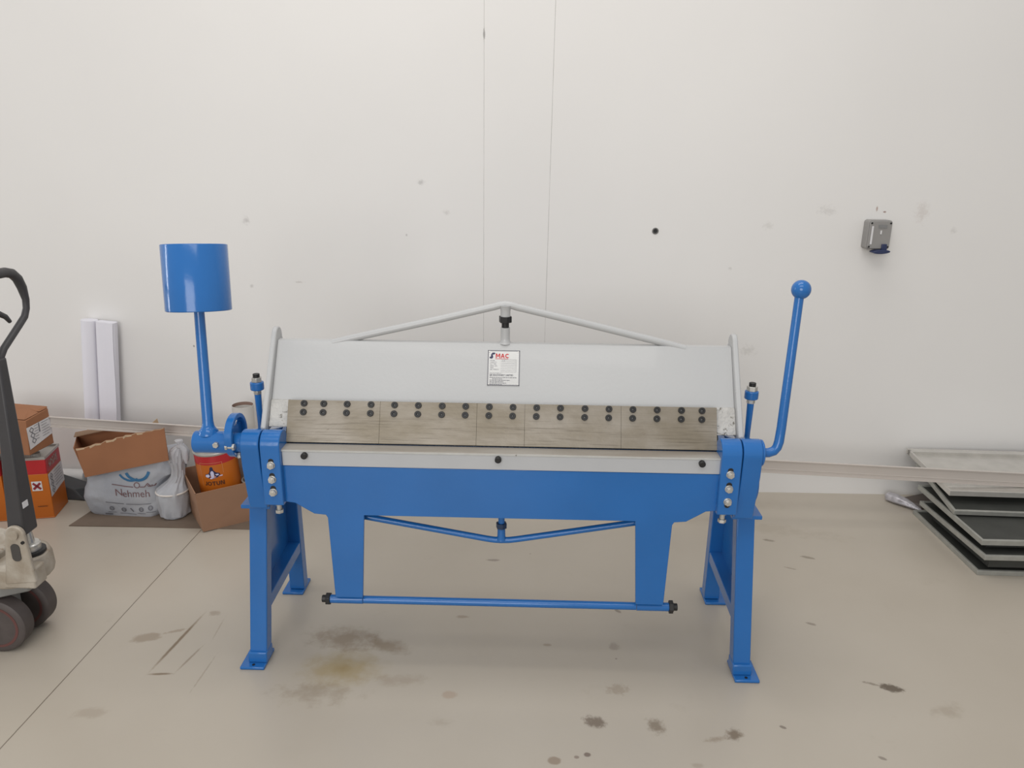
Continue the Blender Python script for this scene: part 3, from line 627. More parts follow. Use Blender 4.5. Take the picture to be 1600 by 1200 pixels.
# ------------------------------------------------------------------ paper rolls leaning in the corner
def roll(x, r, w, label, z1, flat=False):
    bot = Vector((x-0.075, 1.335, 0)); tp = Vector((x, WL(x)-r-0.004, z1))
    o = thing('paper_roll', label, 'paper roll', tuple(bot), 'rolls of white paper leaning on the wall')
    d = (tp-bot).normalized(); a = Vector((1, 0, 0)); a = (a-d*a.dot(d)).normalized(); b = d.cross(a); rings = []
    for k in range(13):
        t = k/12; c = bot.lerp(tp, t); ring = []
        for i in range(36):
            th = 2*PI*i/36
            if flat:
                e = 0.36; cx = math.copysign(abs(math.cos(th))**e, math.cos(th)); sy = math.copysign(abs(math.sin(th))**e, math.sin(th))
                wv = 1 - 0.15*max(0, 0.45-t)*(1 if cx > 0 else 0) + 0.01*math.sin(9*t)
                ring.append(tuple(c + a*r*w*cx*wv + b*r*0.55*sy))
            else:
                rr_ = r*(1+0.012*math.sin(5*t+3*th)); ring.append(tuple(c + a*rr_*math.cos(th) + b*rr_*math.sin(th)))
        rings.append(ring)
    B().loft(rings).build('paper_tube', PAPER, o)
    # the loose outer edge of the sheet
    pts = []
    for k in range(13):
        t = k/12; c = bot.lerp(tp, t); pts.append(c)
    L = B(); wd = r*w if flat else r*0.9
    rings = [[tuple(c + a*(wd*0.2) - b*0 + Vector((0, -r*0.98 if not flat else -r*0.60, 0))), tuple(c + a*wd*(1.0 if flat else 0.7)*(1-0.06*math.sin(7*k)) + Vector((0, -r*(0.72 if not flat else 0.62), 0))),
              tuple(c + a*wd*(1.0 if flat else 0.7)*(1-0.06*math.sin(7*k)) + Vector((0, -r*(0.70 if not flat else 0.58), 0))), tuple(c + a*(wd*0.2) + Vector((0, -r*0.95 if not flat else -r*0.56, 0)))] for k, c in enumerate(pts)]
    if flat: L.loft(rings).build('loose_edge', PAPER, o)
    return o
roll(-1.955, 0.036, 1, 'round white paper roll leaning on the wall, the left one of the two', 0.828)
roll(-1.872, 0.043, 1.0, 'squashed flat white paper roll with a torn edge, right beside the round roll', 0.822, True)

# ------------------------------------------------------------------ long pale rail
pa, pb_ = Vector((-2.12, 1.10, 0.405)), Vector((2.9, 1.045, 0.208))
def railpt(t, dy, dz):
    p = pa.lerp(pb_, t); sag = -0.012*math.sin(PI*t); h = lerp(0.80, 1.12, t)
    return (p.x, p.y+dy, p.z+sag+dz*h)
sec = [(0.0, 0.0), (-0.012, 0.0), (-0.012, 0.003), (-0.003, 0.004), (-0.003, 0.014), (-0.006, 0.016), (-0.003, 0.018), (-0.003, 0.054), (-0.012, 0.056), (-0.012, 0.0585), (0.0, 0.0585)]
rb = B().loft([[railpt(t, *q_) for q_ in sec] for t in [i/24 for i in range(25)]])
o = rb.build('metal_rail', RAILM, smooth=False, origin=(0, 1.07, 0.25))
tag(o, 'very long pale metal rail running behind the blue machine along the wall', 'rail')

# white pipe at the foot of the wall, dark sheet beside it
o = B().tube([(-3.2, WL(-3.2)-0.045, 0.040), (-2.085, WL(-2.1)-0.045, 0.040)], 0.039, 24).build('white_pipe', PIPEW, origin=(-2.3, 1.36, 0))
tag(o, 'white plastic pipe on the floor against the wall, behind the orange tin', 'pipe')
o = B().loft([[(-2.16, 1.19, 0.002), (-1.99, 1.17, 0.002), (-1.97, 1.255, 0.002), (-2.18, 1.31, 0.002)],
              [(-2.17, 1.205, 0.085), (-2.05, 1.18, 0.060), (-1.95, 1.255, 0.040), (-2.17, 1.30, 0.085)]]).build('folded_sheet', FOAM, bevel=0.006, origin=(-2.1, 1.25, 0))
tag(o, 'dark grey folded sheet on the floor between the orange tin and the sack', 'sheet')
# flat cardboard under the heap
fc = B().prism([(-1.925, 0.925), (-1.60, 0.930), (-1.12, 0.930), (-0.98, 0.950), (-0.98, 1.34), (-1.95, 1.35), (-1.90, 1.12)], 'z', 0.0, 0.004)
o = fc.build('flat_cardboard', CARD_FLAT, smooth=False, origin=(-1.45, 1.1, 0)); tag(o, 'flattened dusty brown cardboard sheet on the floor under sack and box', 'cardboard sheet')

# ------------------------------------------------------------------ orange tins and the carton on them
def tin(x, y, rz, label, marks, group='orange and red rectangular tins'):
    o = thing('rectangular_tin', label, 'tin', (x, y, 0), group, world=False, rot=(0, 0, rz))
    W_, D_, H_ = 0.165, 0.165, 0.29      # local: front face y=0 looking to -y, x from -W to 0
    B().box(-W_, 0, 0, D_, 0.004, 0.215).box(-W_-0.001, 0.001, -0.001, D_+0.001, 0.0, 0.006).build('orange_body', ORANGE, o, 0.006)
    B().box(-W_-0.0004, 0.0004, -0.0004, D_+0.0004, 0.210, 0.284).build('red_band', RED, o, 0.005)
    t = B().box(-W_+0.004, -0.004, 0.004, D_-0.004, 0.284, 0.2845)
    for a_ in ((-W_-0.002, 0.002, -0.002, 0.003), (-W_-0.002, 0.002, D_-0.003, D_+0.002), (-W_-0.002, -W_+0.003, 0, D_), (-0.003, 0.002, 0, D_)): t.box(*a_, 0.281, 0.292)
    t.cyl((-0.05, 0.04, 0.2845), (-0.05, 0.04, 0.300), 0.02)
    t.build('tin_top', TIN, o, 0.001)
    if marks:
        B()._faces([(0.0012, 0.004, 0.100), (0.0012, D_-0.002, 0.115), (0.0012, D_-0.002, 0.212), (0.0012, 0.004, 0.208)], [(0, 1, 2, 3)]).build('safety_label', LABEL, o, smooth=False, normals=False)
        g = lambda u, v: (0.0020, u, v); h_ = B()
        for k in range(3):
            cy, cz, r_ = 0.033+0.002*k, 0.186-0.031*k, 0.0165
            pts = [(cy, cz+r_), (cy+r_, cz), (cy, cz-r_), (cy-r_, cz)]
            for i in range(4): h_.strip(*pts[i], *pts[(i+1) % 4], 0.0035, g)
            h_.poly([(cy+dx*0.35*r_, cz+dz*0.35*r_) for dx, dz in ((0, 1), (1, 0.2), (0.6, -0.9), (-0.6, -0.9), (-1, 0.2))], g)
        for k in range(6): h_.strip(0.062, 0.197-0.013*k, 0.062+0.085*random.uniform(0.7, 1), 0.198-0.013*k, 0.002, g)
        h_.build('hazard_symbols', INK_GREY, o, smooth=False, normals=False)
        B()._faces([(0.0012, 0.025, 0.232), (0.0012, 0.125, 0.232), (0.0012, 0.125, 0.270), (0.0012, 0.025, 0.264)], [(0, 1, 2, 3)]).build('worn_label', mat('faded_label', (0.36, 0.10, 0.09), 0.6, var=0.3, vscale=60, wear=(0.30, 0.28, 0.26), wscale=80, wth=0.5), o, smooth=False, normals=False)
        g = lambda u, v: (u, -0.0012, v)
        B().poly([(-0.070, 0.135), (-0.028, 0.135), (-0.028, 0.180), (-0.070, 0.180)], g).build('warning_square', LABEL, o, smooth=False, normals=False)
        g = lambda u, v: (u, -0.0020, v)
        B().strip(-0.064, 0.143, -0.034, 0.172, 0.010, g).strip(-0.064, 0.172, -0.034, 0.143, 0.010, g).build('warning_cross', mat('dark_red_ink', (0.25, 0.02, 0.03), 0.5), o, smooth=False, normals=False)
        B().strip(-0.120, 0.180, -0.09, 0.180, 0.003, g).strip(-0.060, 0.060, -0.020, 0.060, 0.003, g).build('handle_print', INK_BROWN, o, smooth=False, normals=False)
    return o
tin(-2.034, 1.003, 0.21, 'orange tin with red band and red cross sign beneath the taped carton', True)
tin(-2.214, 0.962, 0.21, 'orange tin with red band at the picture edge, behind the jack handle', False)

c = thing('cardboard_carton', 'closed brown carton with white shipping label on top of the orange tin', 'box', (-2.058, 0.950, 0.309), world=False, rot=(0.0, 0.03, -0.10))
cb = B().hexa([(-0.30, 0, 0.0), (0, 0, 0.012), (-0.30, 0.150, 0.0), (0.0, 0.150, 0.012), (-0.30, 0.004, 0.172), (-0.002, 0.006, 0.168), (-0.30, 0.150, 0.180), (-0.004, 0.148, 0.178)])
cb.build('carton_body', CARD, c, 0.003)
B()._faces([(0.0012, 0.006, 0.036), (0.0012, 0.148, 0.062), (-0.0010, 0.146, 0.140), (-0.0008, 0.004, 0.135)], [(0, 1, 2, 3)]).build('shipping_label', LABEL, c, smooth=False, normals=False)
g = lambda u, v: (0.0022-(v-0.04)*0.015, u, v); hh = B()
for k in range(3):
    cy, cz, r_ = 0.030+0.003*k, 0.118-0.025*k, 0.012
    pts = [(cy, cz+r_), (cy+r_, cz), (cy, cz-r_), (cy-r_, cz)]
    for i in range(4): hh.strip(*pts[i], *pts[(i+1) % 4], 0.003, g)
hh.strip(0.075, 0.095, 0.075, 0.137, 0.006, g)
for k in range(6): hh.strip(0.088, 0.13-0.012*k, 0.088+0.05*random.uniform(0.6, 1), 0.132-0.012*k, 0.0018, g); hh.strip(0.046, 0.13-0.012*k, 0.068, 0.131-0.012*k, 0.0018, g)
hh.build('label_print', INK_GREY, c, smooth=False, normals=False)
B().hexa([(-0.29, 0.0, 0.174), (-0.006, 0.008, 0.171), (-0.29, 0.095, 0.179), (-0.006, 0.095, 0.176), (-0.29, 0.0, 0.177), (-0.006, 0.008, 0.174), (-0.29, 0.097, 0.184), (-0.055, 0.10, 0.186)]).build('top_flap', CARD, c, 0.001)
B().hexa([(-0.29, 0.098, 0.178), (-0.006, 0.098, 0.178), (-0.29, 0.149, 0.181), (-0.006, 0.147, 0.179), (-0.29, 0.098, 0.181), (-0.02, 0.104, 0.184), (-0.29, 0.149, 0.186), (-0.006, 0.147, 0.187)]).build('top_flap', CARD, c, 0.001)

# ------------------------------------------------------------------ sack with the torn carton lying on it
SK = thing('printed_sack', 'full pale grey sack with maroon lettering and blue arcs, under the torn carton', 'sack', (-1.68, 1.14, 0.004))
rings = []
def sack_top(x): return 0.198 + (x+1.88)*0.215
for k in range(15):
    t = k/14; ring = []
    for i in range(72):
        th = 2*PI*i/72; e = 0.36
        cx = math.copysign(abs(math.cos(th))**e, math.cos(th)); sy = math.copysign(abs(math.sin(th))**e, math.sin(th))
        s_ = 0.965 + 0.045*math.sin(PI*min(1, t*1.25)) - 0.09*max(0, t-0.86)/0.14
        if t < 0.05: s_ -= 0.02
        x = -1.703 + 0.216*cx*s_; y = 1.145 + 0.128*sy*s_
        z = 0.004 + t*(sack_top(x)-0.004)
        if cx > 0: x -= 0.084*cx*(1-min(1, max(0, (z-0.125)/0.08))**2)*(0.5-0.5*sy if sy < 0 else 0.5)*1.0
        nv = noise.noise(Vector((x*9, y*9, z*14)))*0.012 + noise.noise(Vector((x*24, y*20, z*36+3)))*0.005
        ring.append((x + cx*nv, y + sy*nv, z + (noise.noise(Vector((x*12, y*12, 5)))*0.006 if 0.05 < t else 0)))
    rings.append(ring)
sb = B().loft(rings)
bv = BVHTree.FromBMesh(sb.bm)
sk = sb.build('sack_body', SACK, SK)
def on_sack(off=0.0022):
    def g_(u, v):
        h_ = bv.ray_cast(Vector((u, 0.3, v)), Vector((0, 1, 0)))
        return (u, (h_[0].y if h_[0] else 1.03)-off, v)
    return g_
g = on_sack()
B().text('N', 0.048, lambda u, v: g(-1.752+u, 0.108+v+u*0.05)).text('ehmeh', 0.048, lambda u, v: g(-1.718+u*0.93, 0.104+v)).build('sack_lettering', INK_MAROON, sk, smooth=False, normals=False)
d = B()
for a_ in [(-1.76, 0.163, -1.70, 0.155), (-1.70, 0.155, -1.665, 0.152), (-1.635, 0.153, -1.615, 0.153), (-1.615, 0.153, -1.60, 0.170), (-1.60, 0.170, -1.588, 0.153), (-1.60, 0.155, -1.575, 0.155), (-1.575, 0.155, -1.567, 0.165)]:
    d.strip(*a_, 0.004, g, 4)
d.ring(-1.648, 0.161, 0.014, 0.010, g); d.ring(-1.592, 0.163, 0.011, 0.008, g, a0=PI, a1=2*PI)
d.build('sack_drawing', INK_MAROON, sk, smooth=False, normals=False)
d = B()
d.strip(-1.80, 0.076, -1.72, 0.068, 0.003, g, 5); d.strip(-1.71, 0.066, -1.60, 0.068, 0.0025, g, 6)
for k, x in enumerate((-1.778, -1.725, -1.688, -1.645, -1.604)):
    z = 0.044-0.008*math.sin(k*0.9)
    if k == 2: d.strip(x-0.006, z+0.010, x+0.006, z-0.008, 0.006, g, 2)
    else: d.ring(x, z, 0.011, 0.006, g); d.strip(x-0.006, z, x+0.006, z, 0.003, g, 2)
    d.strip(x-0.020, z-0.019, x+0.018, z-0.020, 0.0022, g, 3)
d.strip(-1.815, 0.014, -1.78, 0.013, 0.008, g, 3)
d.build('sack_icons', mat('faded_print', (0.17, 0.17, 0.19), 0.6), sk, smooth=False, normals=False)
d = B(); d.ring(-1.640, 0.238, 0.060, 0.047, g, a0=PI*1.12, a1=PI*1.93); d.ring(-1.672, 0.235, 0.058, 0.048, g, a0=PI*1.15, a1=PI*1.7)
d.build('blue_emblem', INK_BLUE, sk, smooth=False, normals=False)

T = thing('cardboard_carton', 'torn open brown carton lying slanted on top of the pale printed sack', 'box', (-1.862, 1.000, 0.203), world=False, rot=(0.02, -0.228, 0.0))
Lx, Dy, Hz = 0.392, 0.19, 0.150; th = 0.004; SH = -0.52
Sh = Matrix(((1, SH, 0, 0), (0, 1, 0, 0), (0, 0, 1, 0), (0, 0, 0, 1)))   # the crushed carton leans over sideways
tb = B().box(0, Lx, 0, Dy, 0, th, Sh).box(0.0, th, 0, Dy, 0, 0.142, Sh).box(Lx-th, Lx, 0, Dy, 0, 0.085, Sh)
tb.prism([(0, 0), (Lx, 0), (Lx, 0.09), (0.25, 0.11), (0.21, 0.145), (0, 0.158)], 'y', Dy-th, Dy, Sh)
tb.build('carton_body', CARD, T, smooth=False)
edge = [(Lx+0.034, 0.148), (0.405, 0.146), (0.385, 0.149), (0.365, 0.146), (0.345, 0.149), (0.325, 0.147), (0.300, 0.152), (0.275, 0.148), (0.25, 0.152), (0.235, 0.147), (0.205, 0.149), (0.185, 0.143), (0.155, 0.146), (0.13, 0.138), (0.105, 0.142), (0.075, 0.136), (0.05, 0.134), (0.012, 0.137)]
prof = [(0, 0), (Lx, 0)] + edge
B().prism(prof, 'y', -0.004, 0.0).build('front_panel', CARD, T, smooth=False)
tp = [(x, z) for x, z in prof[2:]]
tr_ = B()
for i in range(len(tp)-1):
    (xa, za), (xb, zb) = tp[i], tp[i+1]; k_ = 0.010*math.sin(i*2.1)**2+0.003 if i > 4 else 0.003
    tr_._faces([(xa, -0.0046, za-0.0005), (xb, -0.0046, zb-0.0005), (xb, -0.0046, zb-k_), (xa, -0.0046, za-k_*0.7)], [(0, 1, 2, 3)])
tr_.build('torn_paper_edge', CARD_TORN, T, smooth=False, normals=False)
B().box(0.0, 0.19, Dy-0.075, Dy, 0.157, 0.160, Sh).build('back_flap', CARD_IN, T, smooth=False)
B().prism([(0.29, 0.105), (0.392, 0.085), (0.398, 0.148), (0.378, 0.138), (0.35, 0.125)], 'y', Dy-0.012, Dy-0.008, Sh).build('corner_flap', CARD_TORN, T, smooth=False)

# ------------------------------------------------------------------ small bucket in its knotted white bag
bc = (-1.507, 1.048)
BK = thing('plastic_bucket', 'small pale plastic bucket inside the knotted white bag', 'bucket', (bc[0], bc[1], 0.004))
B().lathe([(0.052, 0.006), (0.054, 0.008), (0.062, 0.118), (0.0665, 0.119), (0.0665, 0.129), (0.060, 0.130), (0.058, 0.122), (0.0, 0.122)], (bc[0], bc[1], 0), cap=False).build('bucket_wall', mat('pale_blue_plastic', (0.48, 0.52, 0.58), 0.4, var=0.1), BK)
B().torus((bc[0], bc[1], 0.127), (0, 0, 1), 0.0675, 0.0042).build('bucket_rim', mat('cream_rim', (0.64, 0.60, 0.56), 0.4), BK)
KB = thing('plastic_bag', 'thin white plastic bag knotted at the top around a small bucket', 'bag', (bc[0], bc[1], 0.004))
rings = []
prof = [(0.000, 0.050, 0, 0), (0.012, 0.063, 0, 0), (0.05, 0.0665, 0, 0), (0.10, 0.0675, 0, 0), (0.134, 0.0675, 0, 0), (0.144, 0.062, 0.002, 0.0), (0.158, 0.050, 0.010, 0.002), (0.176, 0.037, 0.022, 0.006), (0.198, 0.029, 0.033, 0.008),
        (0.23, 0.0265, 0.036, 0.010), (0.27, 0.030, 0.034, 0.010), (0.305, 0.033, 0.034, 0.010), (0.328, 0.028, 0.042, 0.012), (0.343, 0.017, 0.052, 0.012), (0.352, 0.009, 0.060, 0.013), (0.362, 0.013, 0.060, 0.013), (0.372, 0.017, 0.054, 0.013), (0.376, 0.005, 0.052, 0.013)]
for z, r_, dx, dy in prof:
    ring = []
    for i in range(56):
        t = 2*PI*i/56
        fz = 0.05+0.10*min(1, max(0, (z-0.13)/0.1))
        k_ = 1 + fz*math.sin(7*t + z*22) * 0.6 + fz*0.6*math.sin(13*t - z*35) + noise.noise(Vector((math.cos(t)*2, math.sin(t)*2, z*26)))*0.10
        k_ = max(k_, 0.965 if z < 0.14 else 0.5)
        ring.append((bc[0]+dx*0.9+r_*k_*math.cos(t), bc[1]+dy+r_*k_*math.sin(t), 0.006+z*0.955))
    rings.append(ring)
B().loft(rings).build('bag_film', PLASTIC_W, KB)
B().tube([(bc[0]+0.05, bc[1], 0.335), (bc[0]+0.068, bc[1]-0.012, 0.345), (bc[0]+0.076, bc[1]-0.004, 0.325), (bc[0]+0.080, bc[1]-0.006, 0.285), (bc[0]+0.082, bc[1]-0.006, 0.26)], [0.008, 0.012, 0.014, 0.012, 0.005], 12).build('bag_knot', PLASTIC_W, KB)

# ------------------------------------------------------------------ open carton with paint cans
ang = math.atan2(0.26, 0.36)*0.985
CB = thing('cardboard_carton', 'open pale brown carton full of paint cans beside the machine leg', 'box', (-1.316, 0.893, 0.004), world=False, rot=(0, 0, 0.615))
W_, D_, H_ = 0.34, 0.285, 0.190; th = 0.004; fl_ = 0.018
def wall(pts0, pts1, n):   # a panel from lower edge points to upper edge points with thickness n
    n = Vector(n)*th; a, b_ = [Vector(p) for p in pts0]; c_, d_ = [Vector(p) for p in pts1]
    return [a, b_, a+n, b_+n, c_, d_, c_+n, d_+n]
cbx = B().box(0, W_, 0, D_, 0, th)
cbx.hexa(wall([(0, 0, 0), (W_, 0, 0)], [(-fl_, -fl_, H_), (W_+fl_, -fl_*0.6, H_)], (0, 1, 0)))
cbx.hexa(wall([(0, 0, 0), (0, D_, 0)], [(-fl_, -fl_, H_), (-fl_*0.5, D_+fl_, H_)], (1, 0, 0)))
cbx.hexa(wall([(W_, 0, 0), (W_, D_, 0)], [(W_+fl_, -fl_*0.6, H_), (W_+fl_, D_+fl_, H_)], (-1, 0, 0)))
cbx.hexa(wall([(0, D_, 0), (W_, D_, 0)], [(-fl_*0.5, D_+fl_, H_), (W_+fl_, D_+fl_, H_)], (0, -1, 0)))
cbx.build('carton_body', CARD_LT, CB, smooth=False)
g = lambda u, v: (-0.0015-fl_*v/H_, u, v)
B().poly([(0.205, 0.130), (0.24, 0.130), (0.24, 0.165), (0.205, 0.165)], g).build('paper_sticker', LABEL, CB, smooth=False, normals=False)
B().strip(0.10, 0.07, 0.10, 0.11, 0.007, g).strip(0.088, 0.10, 0.113, 0.10, 0.005, g).build('box_marking', INK_BROWN, CB, smooth=False, normals=False)

JC = thing('paint_can', 'orange paint can with red band and dark emblem standing in the open carton', 'paint can', (-1.293, 1.075, 0.118), world=False, rot=(0.03, -0.055, 0.0), group=None)
R_ = 0.0890
def can_body(o, R_, H_, m_body, split=None):
    if split:
        B().lathe([(R_, 0), (R_, split)], seg=56, cap=False).build('can_body', m_body[0], o)
        B().lathe([(R_+0.0003, split), (R_+0.0003, H_)], seg=56, cap=False).build('red_band', m_body[1], o)
    else: B().lathe([(0.0, 0), (R_, 0), (R_, H_)], seg=56, cap=False).build('can_body', m_body[0], o)
    B().lathe([(R_+0.001, H_-0.002), (R_+0.0025, H_+0.004), (R_-0.004, H_+0.005), (R_-0.012, H_-0.002), (R_-0.018, H_+0.002), (R_-0.022, H_-0.003), (0.001, H_-0.003)], seg=56).build('can_lid', TIN, o)
    B().torus((0, 0, 0.001), (0, 0, 1), R_, 0.0025, seg=48).build('bottom_rim', TIN, o)
can_body(JC, R_, 0.205, (ORANGE, RED), 0.163)
cyl = lambda off, th0: (lambda u, v: ((R_+off)*math.sin(th0+u/R_), -(R_+off)*math.cos(th0+u/R_), v))
t0 = 0.13
B().glyphs('JOTUN', 0.0195, lambda u, v: cyl(0.0014, t0)(u-0.041, 0.067+v), 0.23).build('can_lettering', INK_BROWN, JC, smooth=False, normals=False)
g = cyl(0.0010, t0)
B().poly([(-0.034, 0.112), (-0.030, 0.121), (-0.016, 0.124), (-0.010, 0.136), (-0.008, 0.150), (-0.002, 0.156), (0.004, 0.153), (0.006, 0.139), (0.016, 0.127), (0.028, 0.124), (0.032, 0.115), (0.018, 0.104), (0.0, 0.098), (-0.018, 0.102)], g).build('dark_emblem', NAVY, JC, smooth=False, normals=False)
g = cyl(0.0018, t0)
em = B().poly([(-0.007, 0.106), (-0.008, 0.128), (-0.003, 0.136), (0.003, 0.136), (0.007, 0.128), (0.006, 0.106)], g)
em.poly([(-0.031, 0.112), (-0.028, 0.119), (-0.016, 0.121), (-0.011, 0.113), (-0.018, 0.106), (-0.027, 0.107)], g).poly([(0.011, 0.120), (0.024, 0.121), (0.026, 0.115), (0.016, 0.113)], g)
em.poly([(-0.014, 0.103), (0.006, 0.108), (0.040, 0.113), (0.041, 0.109), (0.010, 0.102), (-0.010, 0.098)], g)
em.build('light_emblem', LILAC, JC, smooth=False, normals=False)
fr = B(); g = cyl(0.0010, t0)
for a_ in [(-0.052, 0.060, -0.052, 0.172), (0.046, 0.120, 0.046, 0.172)]: fr.strip(*a_, 0.0012, g)
for i in range(8): u = -0.052+0.01225*i; fr.strip(u, 0.172, u+0.01225, 0.172, 0.0012, g)
fr.build('label_frame', mat('pale_line', (0.60, 0.30, 0.14), 0.5), JC, smooth=False, normals=False)
ears = B()
for s in (-1, 1): ears.cyl((s*R_, 0, 0.165), (s*(R_+0.007), 0, 0.165), 0.008, seg=16)
je = ears.build('handle_ear', TIN, JC)
B().torus((0, 0, 0.155), (0, 1, -0.35), R_+0.006, 0.0018, seg=40, arc=(0, 2*PI)).build('wire_handle', TIN, JC) if False else None

def plain_can(loc, R__, H__, rot, label):
    o = thing('paint_can', label, 'paint can', loc, 'plain grey paint cans in the open carton', world=False, rot=rot)
    can_body(o, R__, H__, (mat('dull_tin', (0.36, 0.34, 0.31), 0.45, 0.35, var=0.2, vscale=14),))
    return o
plain_can((-1.133, 1.122, 0.172), 0.070, 0.125, (0, 0.04, 0), 'plain grey metal paint can just right of the orange can in the carton')
plain_can((-1.145, 1.096, 0.010), 0.058, 0.155, (0, 0.0, 0), 'low grey can sunk deep in the carton below the taller grey can')
TB = thing('cardboard_tube', 'upright white paper tube with brown inside, seen behind the ring cam', 'tube', (-1.222, 1.225, 0.012))
B().lathe([(0.036, 0.012), (0.048, 0.476), (0.0465, 0.476), (0.034, 0.25), (0.0, 0.25)], (-1.222, 1.225, 0), cap=False).build('tube_wall', mat('grey_white_tube', (0.55, 0.53, 0.50), 0.7, var=0.05), TB)
B().lathe([(0.0464, 0.4755), (0.036, 0.27), (0.001, 0.262)], (-1.222, 1.225, 0), cap=False).build('tube_lining', BROWNCORE, TB)

# ------------------------------------------------------------------ pallet jack
J = thing('pallet_jack', 'hand pallet jack with black handle and cream pump housing at left edge', 'pallet jack', (-1.70, 0.14, 0.0))
yc = 0.112
db = B().hexa([(-1.542, 0.060, 0.425), (-1.487, 0.060, 0.425), (-1.542, 0.128, 0.425), (-1.487, 0.128, 0.425),
               (-1.512, yc-0.018, 0.99), (-1.487, yc-0.018, 0.99), (-1.512, yc+0.018, 0.99), (-1.487, yc+0.018, 0.99)])
dbo = db.build('drawbar', JACKB, J, 0.006)
lp = [(0.0, 0.965), (0.012, 0.993), (0.030, 1.012), (0.118, 1.066), (0.148, 1.085), (0.163, 1.108), (0.168, 1.135), (0.160, 1.175), (0.146, 1.205), (0.124, 1.224), (0.095, 1.2315), (0.0, 1.234)]
def lz(p): return (-1.500, yc+p[0], p[1])
full = [lz(p) for p in lp] + [lz((-p[0], p[1])) for p in reversed(lp[:-1])]
rad_ = [0.0105]*5 + [0.0100, 0.0105, 0.0140, 0.0150, 0.0150, 0.0150, 0.0150]
B().tube(full, rad_ + list(reversed(rad_[:-1])), 16).build('handle_loop', JACKB, J)
B().tube([(-1.500, yc-0.01, 1.02), (-1.500, yc, 1.13)], 0.008, 12).tube([(-1.500, yc-0.005, 1.128), (-1.500, yc+0.035, 1.118), (-1.500, yc+0.062, 1.103), (-1.500, yc+0.078, 1.084)], [0.009, 0.009, 0.008, 0.006], 12).build('release_lever', JACKB, J)
B().box(-1.4872, -1.4855, 0.075, 0.100, 0.515, 0.535).build('drawbar_sticker', LABEL, dbo, smooth=False)
B().cyl((-1.535, 0.052, 0.440), (-1.535, 0.062, 0.440), 0.010).build('hinge_pin', ZINC, dbo)
# casting
cs = B().lathe([(0.082, 0.232), (0.098, 0.238), (0.102, 0.250), (0.100, 0.300), (0.094, 0.318), (0.060, 0.324)], (-1.592, 0.150, 0), seg=20)
cs.hexa([(-1.90, 0.05, 0.240), (-1.60, 0.055, 0.240), (-1.90, 0.25, 0.24), (-1.60, 0.248, 0.24), (-1.90, 0.07, 0.42), (-1.61, 0.07, 0.345), (-1.90, 0.23, 0.42), (-1.61, 0.23, 0.345)])
cs.box(-1.62, -1.478, 0.0505, 0.115, 0.244, 0.310)
cso = cs.build('pump_housing', CAST, J, 0.006)
def lug(y0, y1):
    a = [(-1.572, 0.26)] + [(-1.512+0.030*math.cos(math.radians(t_)), 0.436+0.030*math.sin(math.radians(t_))) for t_ in range(170, -11, -15)] + [(-1.470, 0.27)]
    return B().prism(a, 'y', y0, y1)
lo_ = lug(0.048, 0.062).build('hinge_lug', CAST, cso, 0.004)
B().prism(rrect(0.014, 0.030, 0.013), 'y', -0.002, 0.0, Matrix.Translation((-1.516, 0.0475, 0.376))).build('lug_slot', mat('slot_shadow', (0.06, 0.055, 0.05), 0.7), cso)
B().cyl((-1.512, 0.040, 0.438), (-1.512, 0.048, 0.438), 0.015).build('lug_bush', CAST, cso)
B().cyl((-1.488, 0.043, 0.412), (-1.488, 0.049, 0.412), 0.005).build('lug_hole', BLACK, cso)
B().lathe([(0.046, 0.320), (0.046, 0.330), (0.036, 0.332)], (-1.545, 0.150, 0)).build('pump_seal', BLACK, cso)
B().lathe([(0.034, 0.328), (0.034, 0.352), (0.030, 0.356), (0.018, 0.357), (0.014, 0.395)], (-1.545, 0.150, 0)).build('pump_piston', ZINC, cso)
B().cyl((-1.542, 0.135, 0.412), (-1.542, 0.165, 0.412), 0.017).build('chain_roller', ZINC, cso, 0.001)
# steering yoke and wheels
yk = B().prism([(-1.90, 0.03), (-1.64, 0.055), (-1.545, 0.11), (-1.535, 0.17), (-1.60, 0.235), (-1.90, 0.27)], 'z', 0.196, 0.232)
yk.box(-1.665, -1.615, 0.118, 0.162, 0.08, 0.20)
yk.box(-2.35, -1.86, -0.02, 0.32, 0.10, 0.30)
yk = yk.build('steering_yoke', GREYP, J, 0.005)
B().cyl((-1.64, 0.045, 0.095), (-1.64, 0.245, 0.095), 0.012).build('axle', ZINC, J)
for y0 in (0.055, 0.182):
    w = B().lathe([(0.072, 0.0), (0.088, 0.0), (0.0945, 0.005), (0.0950, 0.010), (0.0950, 0.046), (0.0945, 0.051), (0.088, 0.056), (0.072, 0.056)], M=Matrix.Translation((-1.64, y0, 0.0955)) @ Matrix.Rotation(-PI/2, 4, 'X'), seg=56)
    w = w.build('wheel', TYRE, J)
    B().lathe([(0.066, -0.0012), (0.0745, -0.0012), (0.0745, 0.0572), (0.066, 0.0572)], M=Matrix.Translation((-1.64, y0, 0.0955)) @ Matrix.Rotation(-PI/2, 4, 'X'), seg=48, cap=False).build('wheel_band', TYRE_RIM, w)
    h = B().lathe([(0.010, 0.004), (0.022, 0.000), (0.026, 0.006), (0.061, 0.010), (0.061, 0.046), (0.026, 0.050), (0.02, 0.056)], M=Matrix.Translation((-1.64, y0, 0.0955)) @ Matrix.Rotation(-PI/2, 4, 'X'), seg=48)
    for k in range(5):
        a_ = 2*PI*k/5+0.3; p = Vector((-1.64+0.04*math.cos(a_), y0+0.006, 0.0955+0.04*math.sin(a_)))
        M_ = Matrix.Translation(p) @ Matrix.Rotation(-a_, 4, 'Y'); h.box(-0.022, 0.022, -0.004, 0.006, -0.004, 0.004, M_)
    h.build('wheel_hub', HUBM, w)
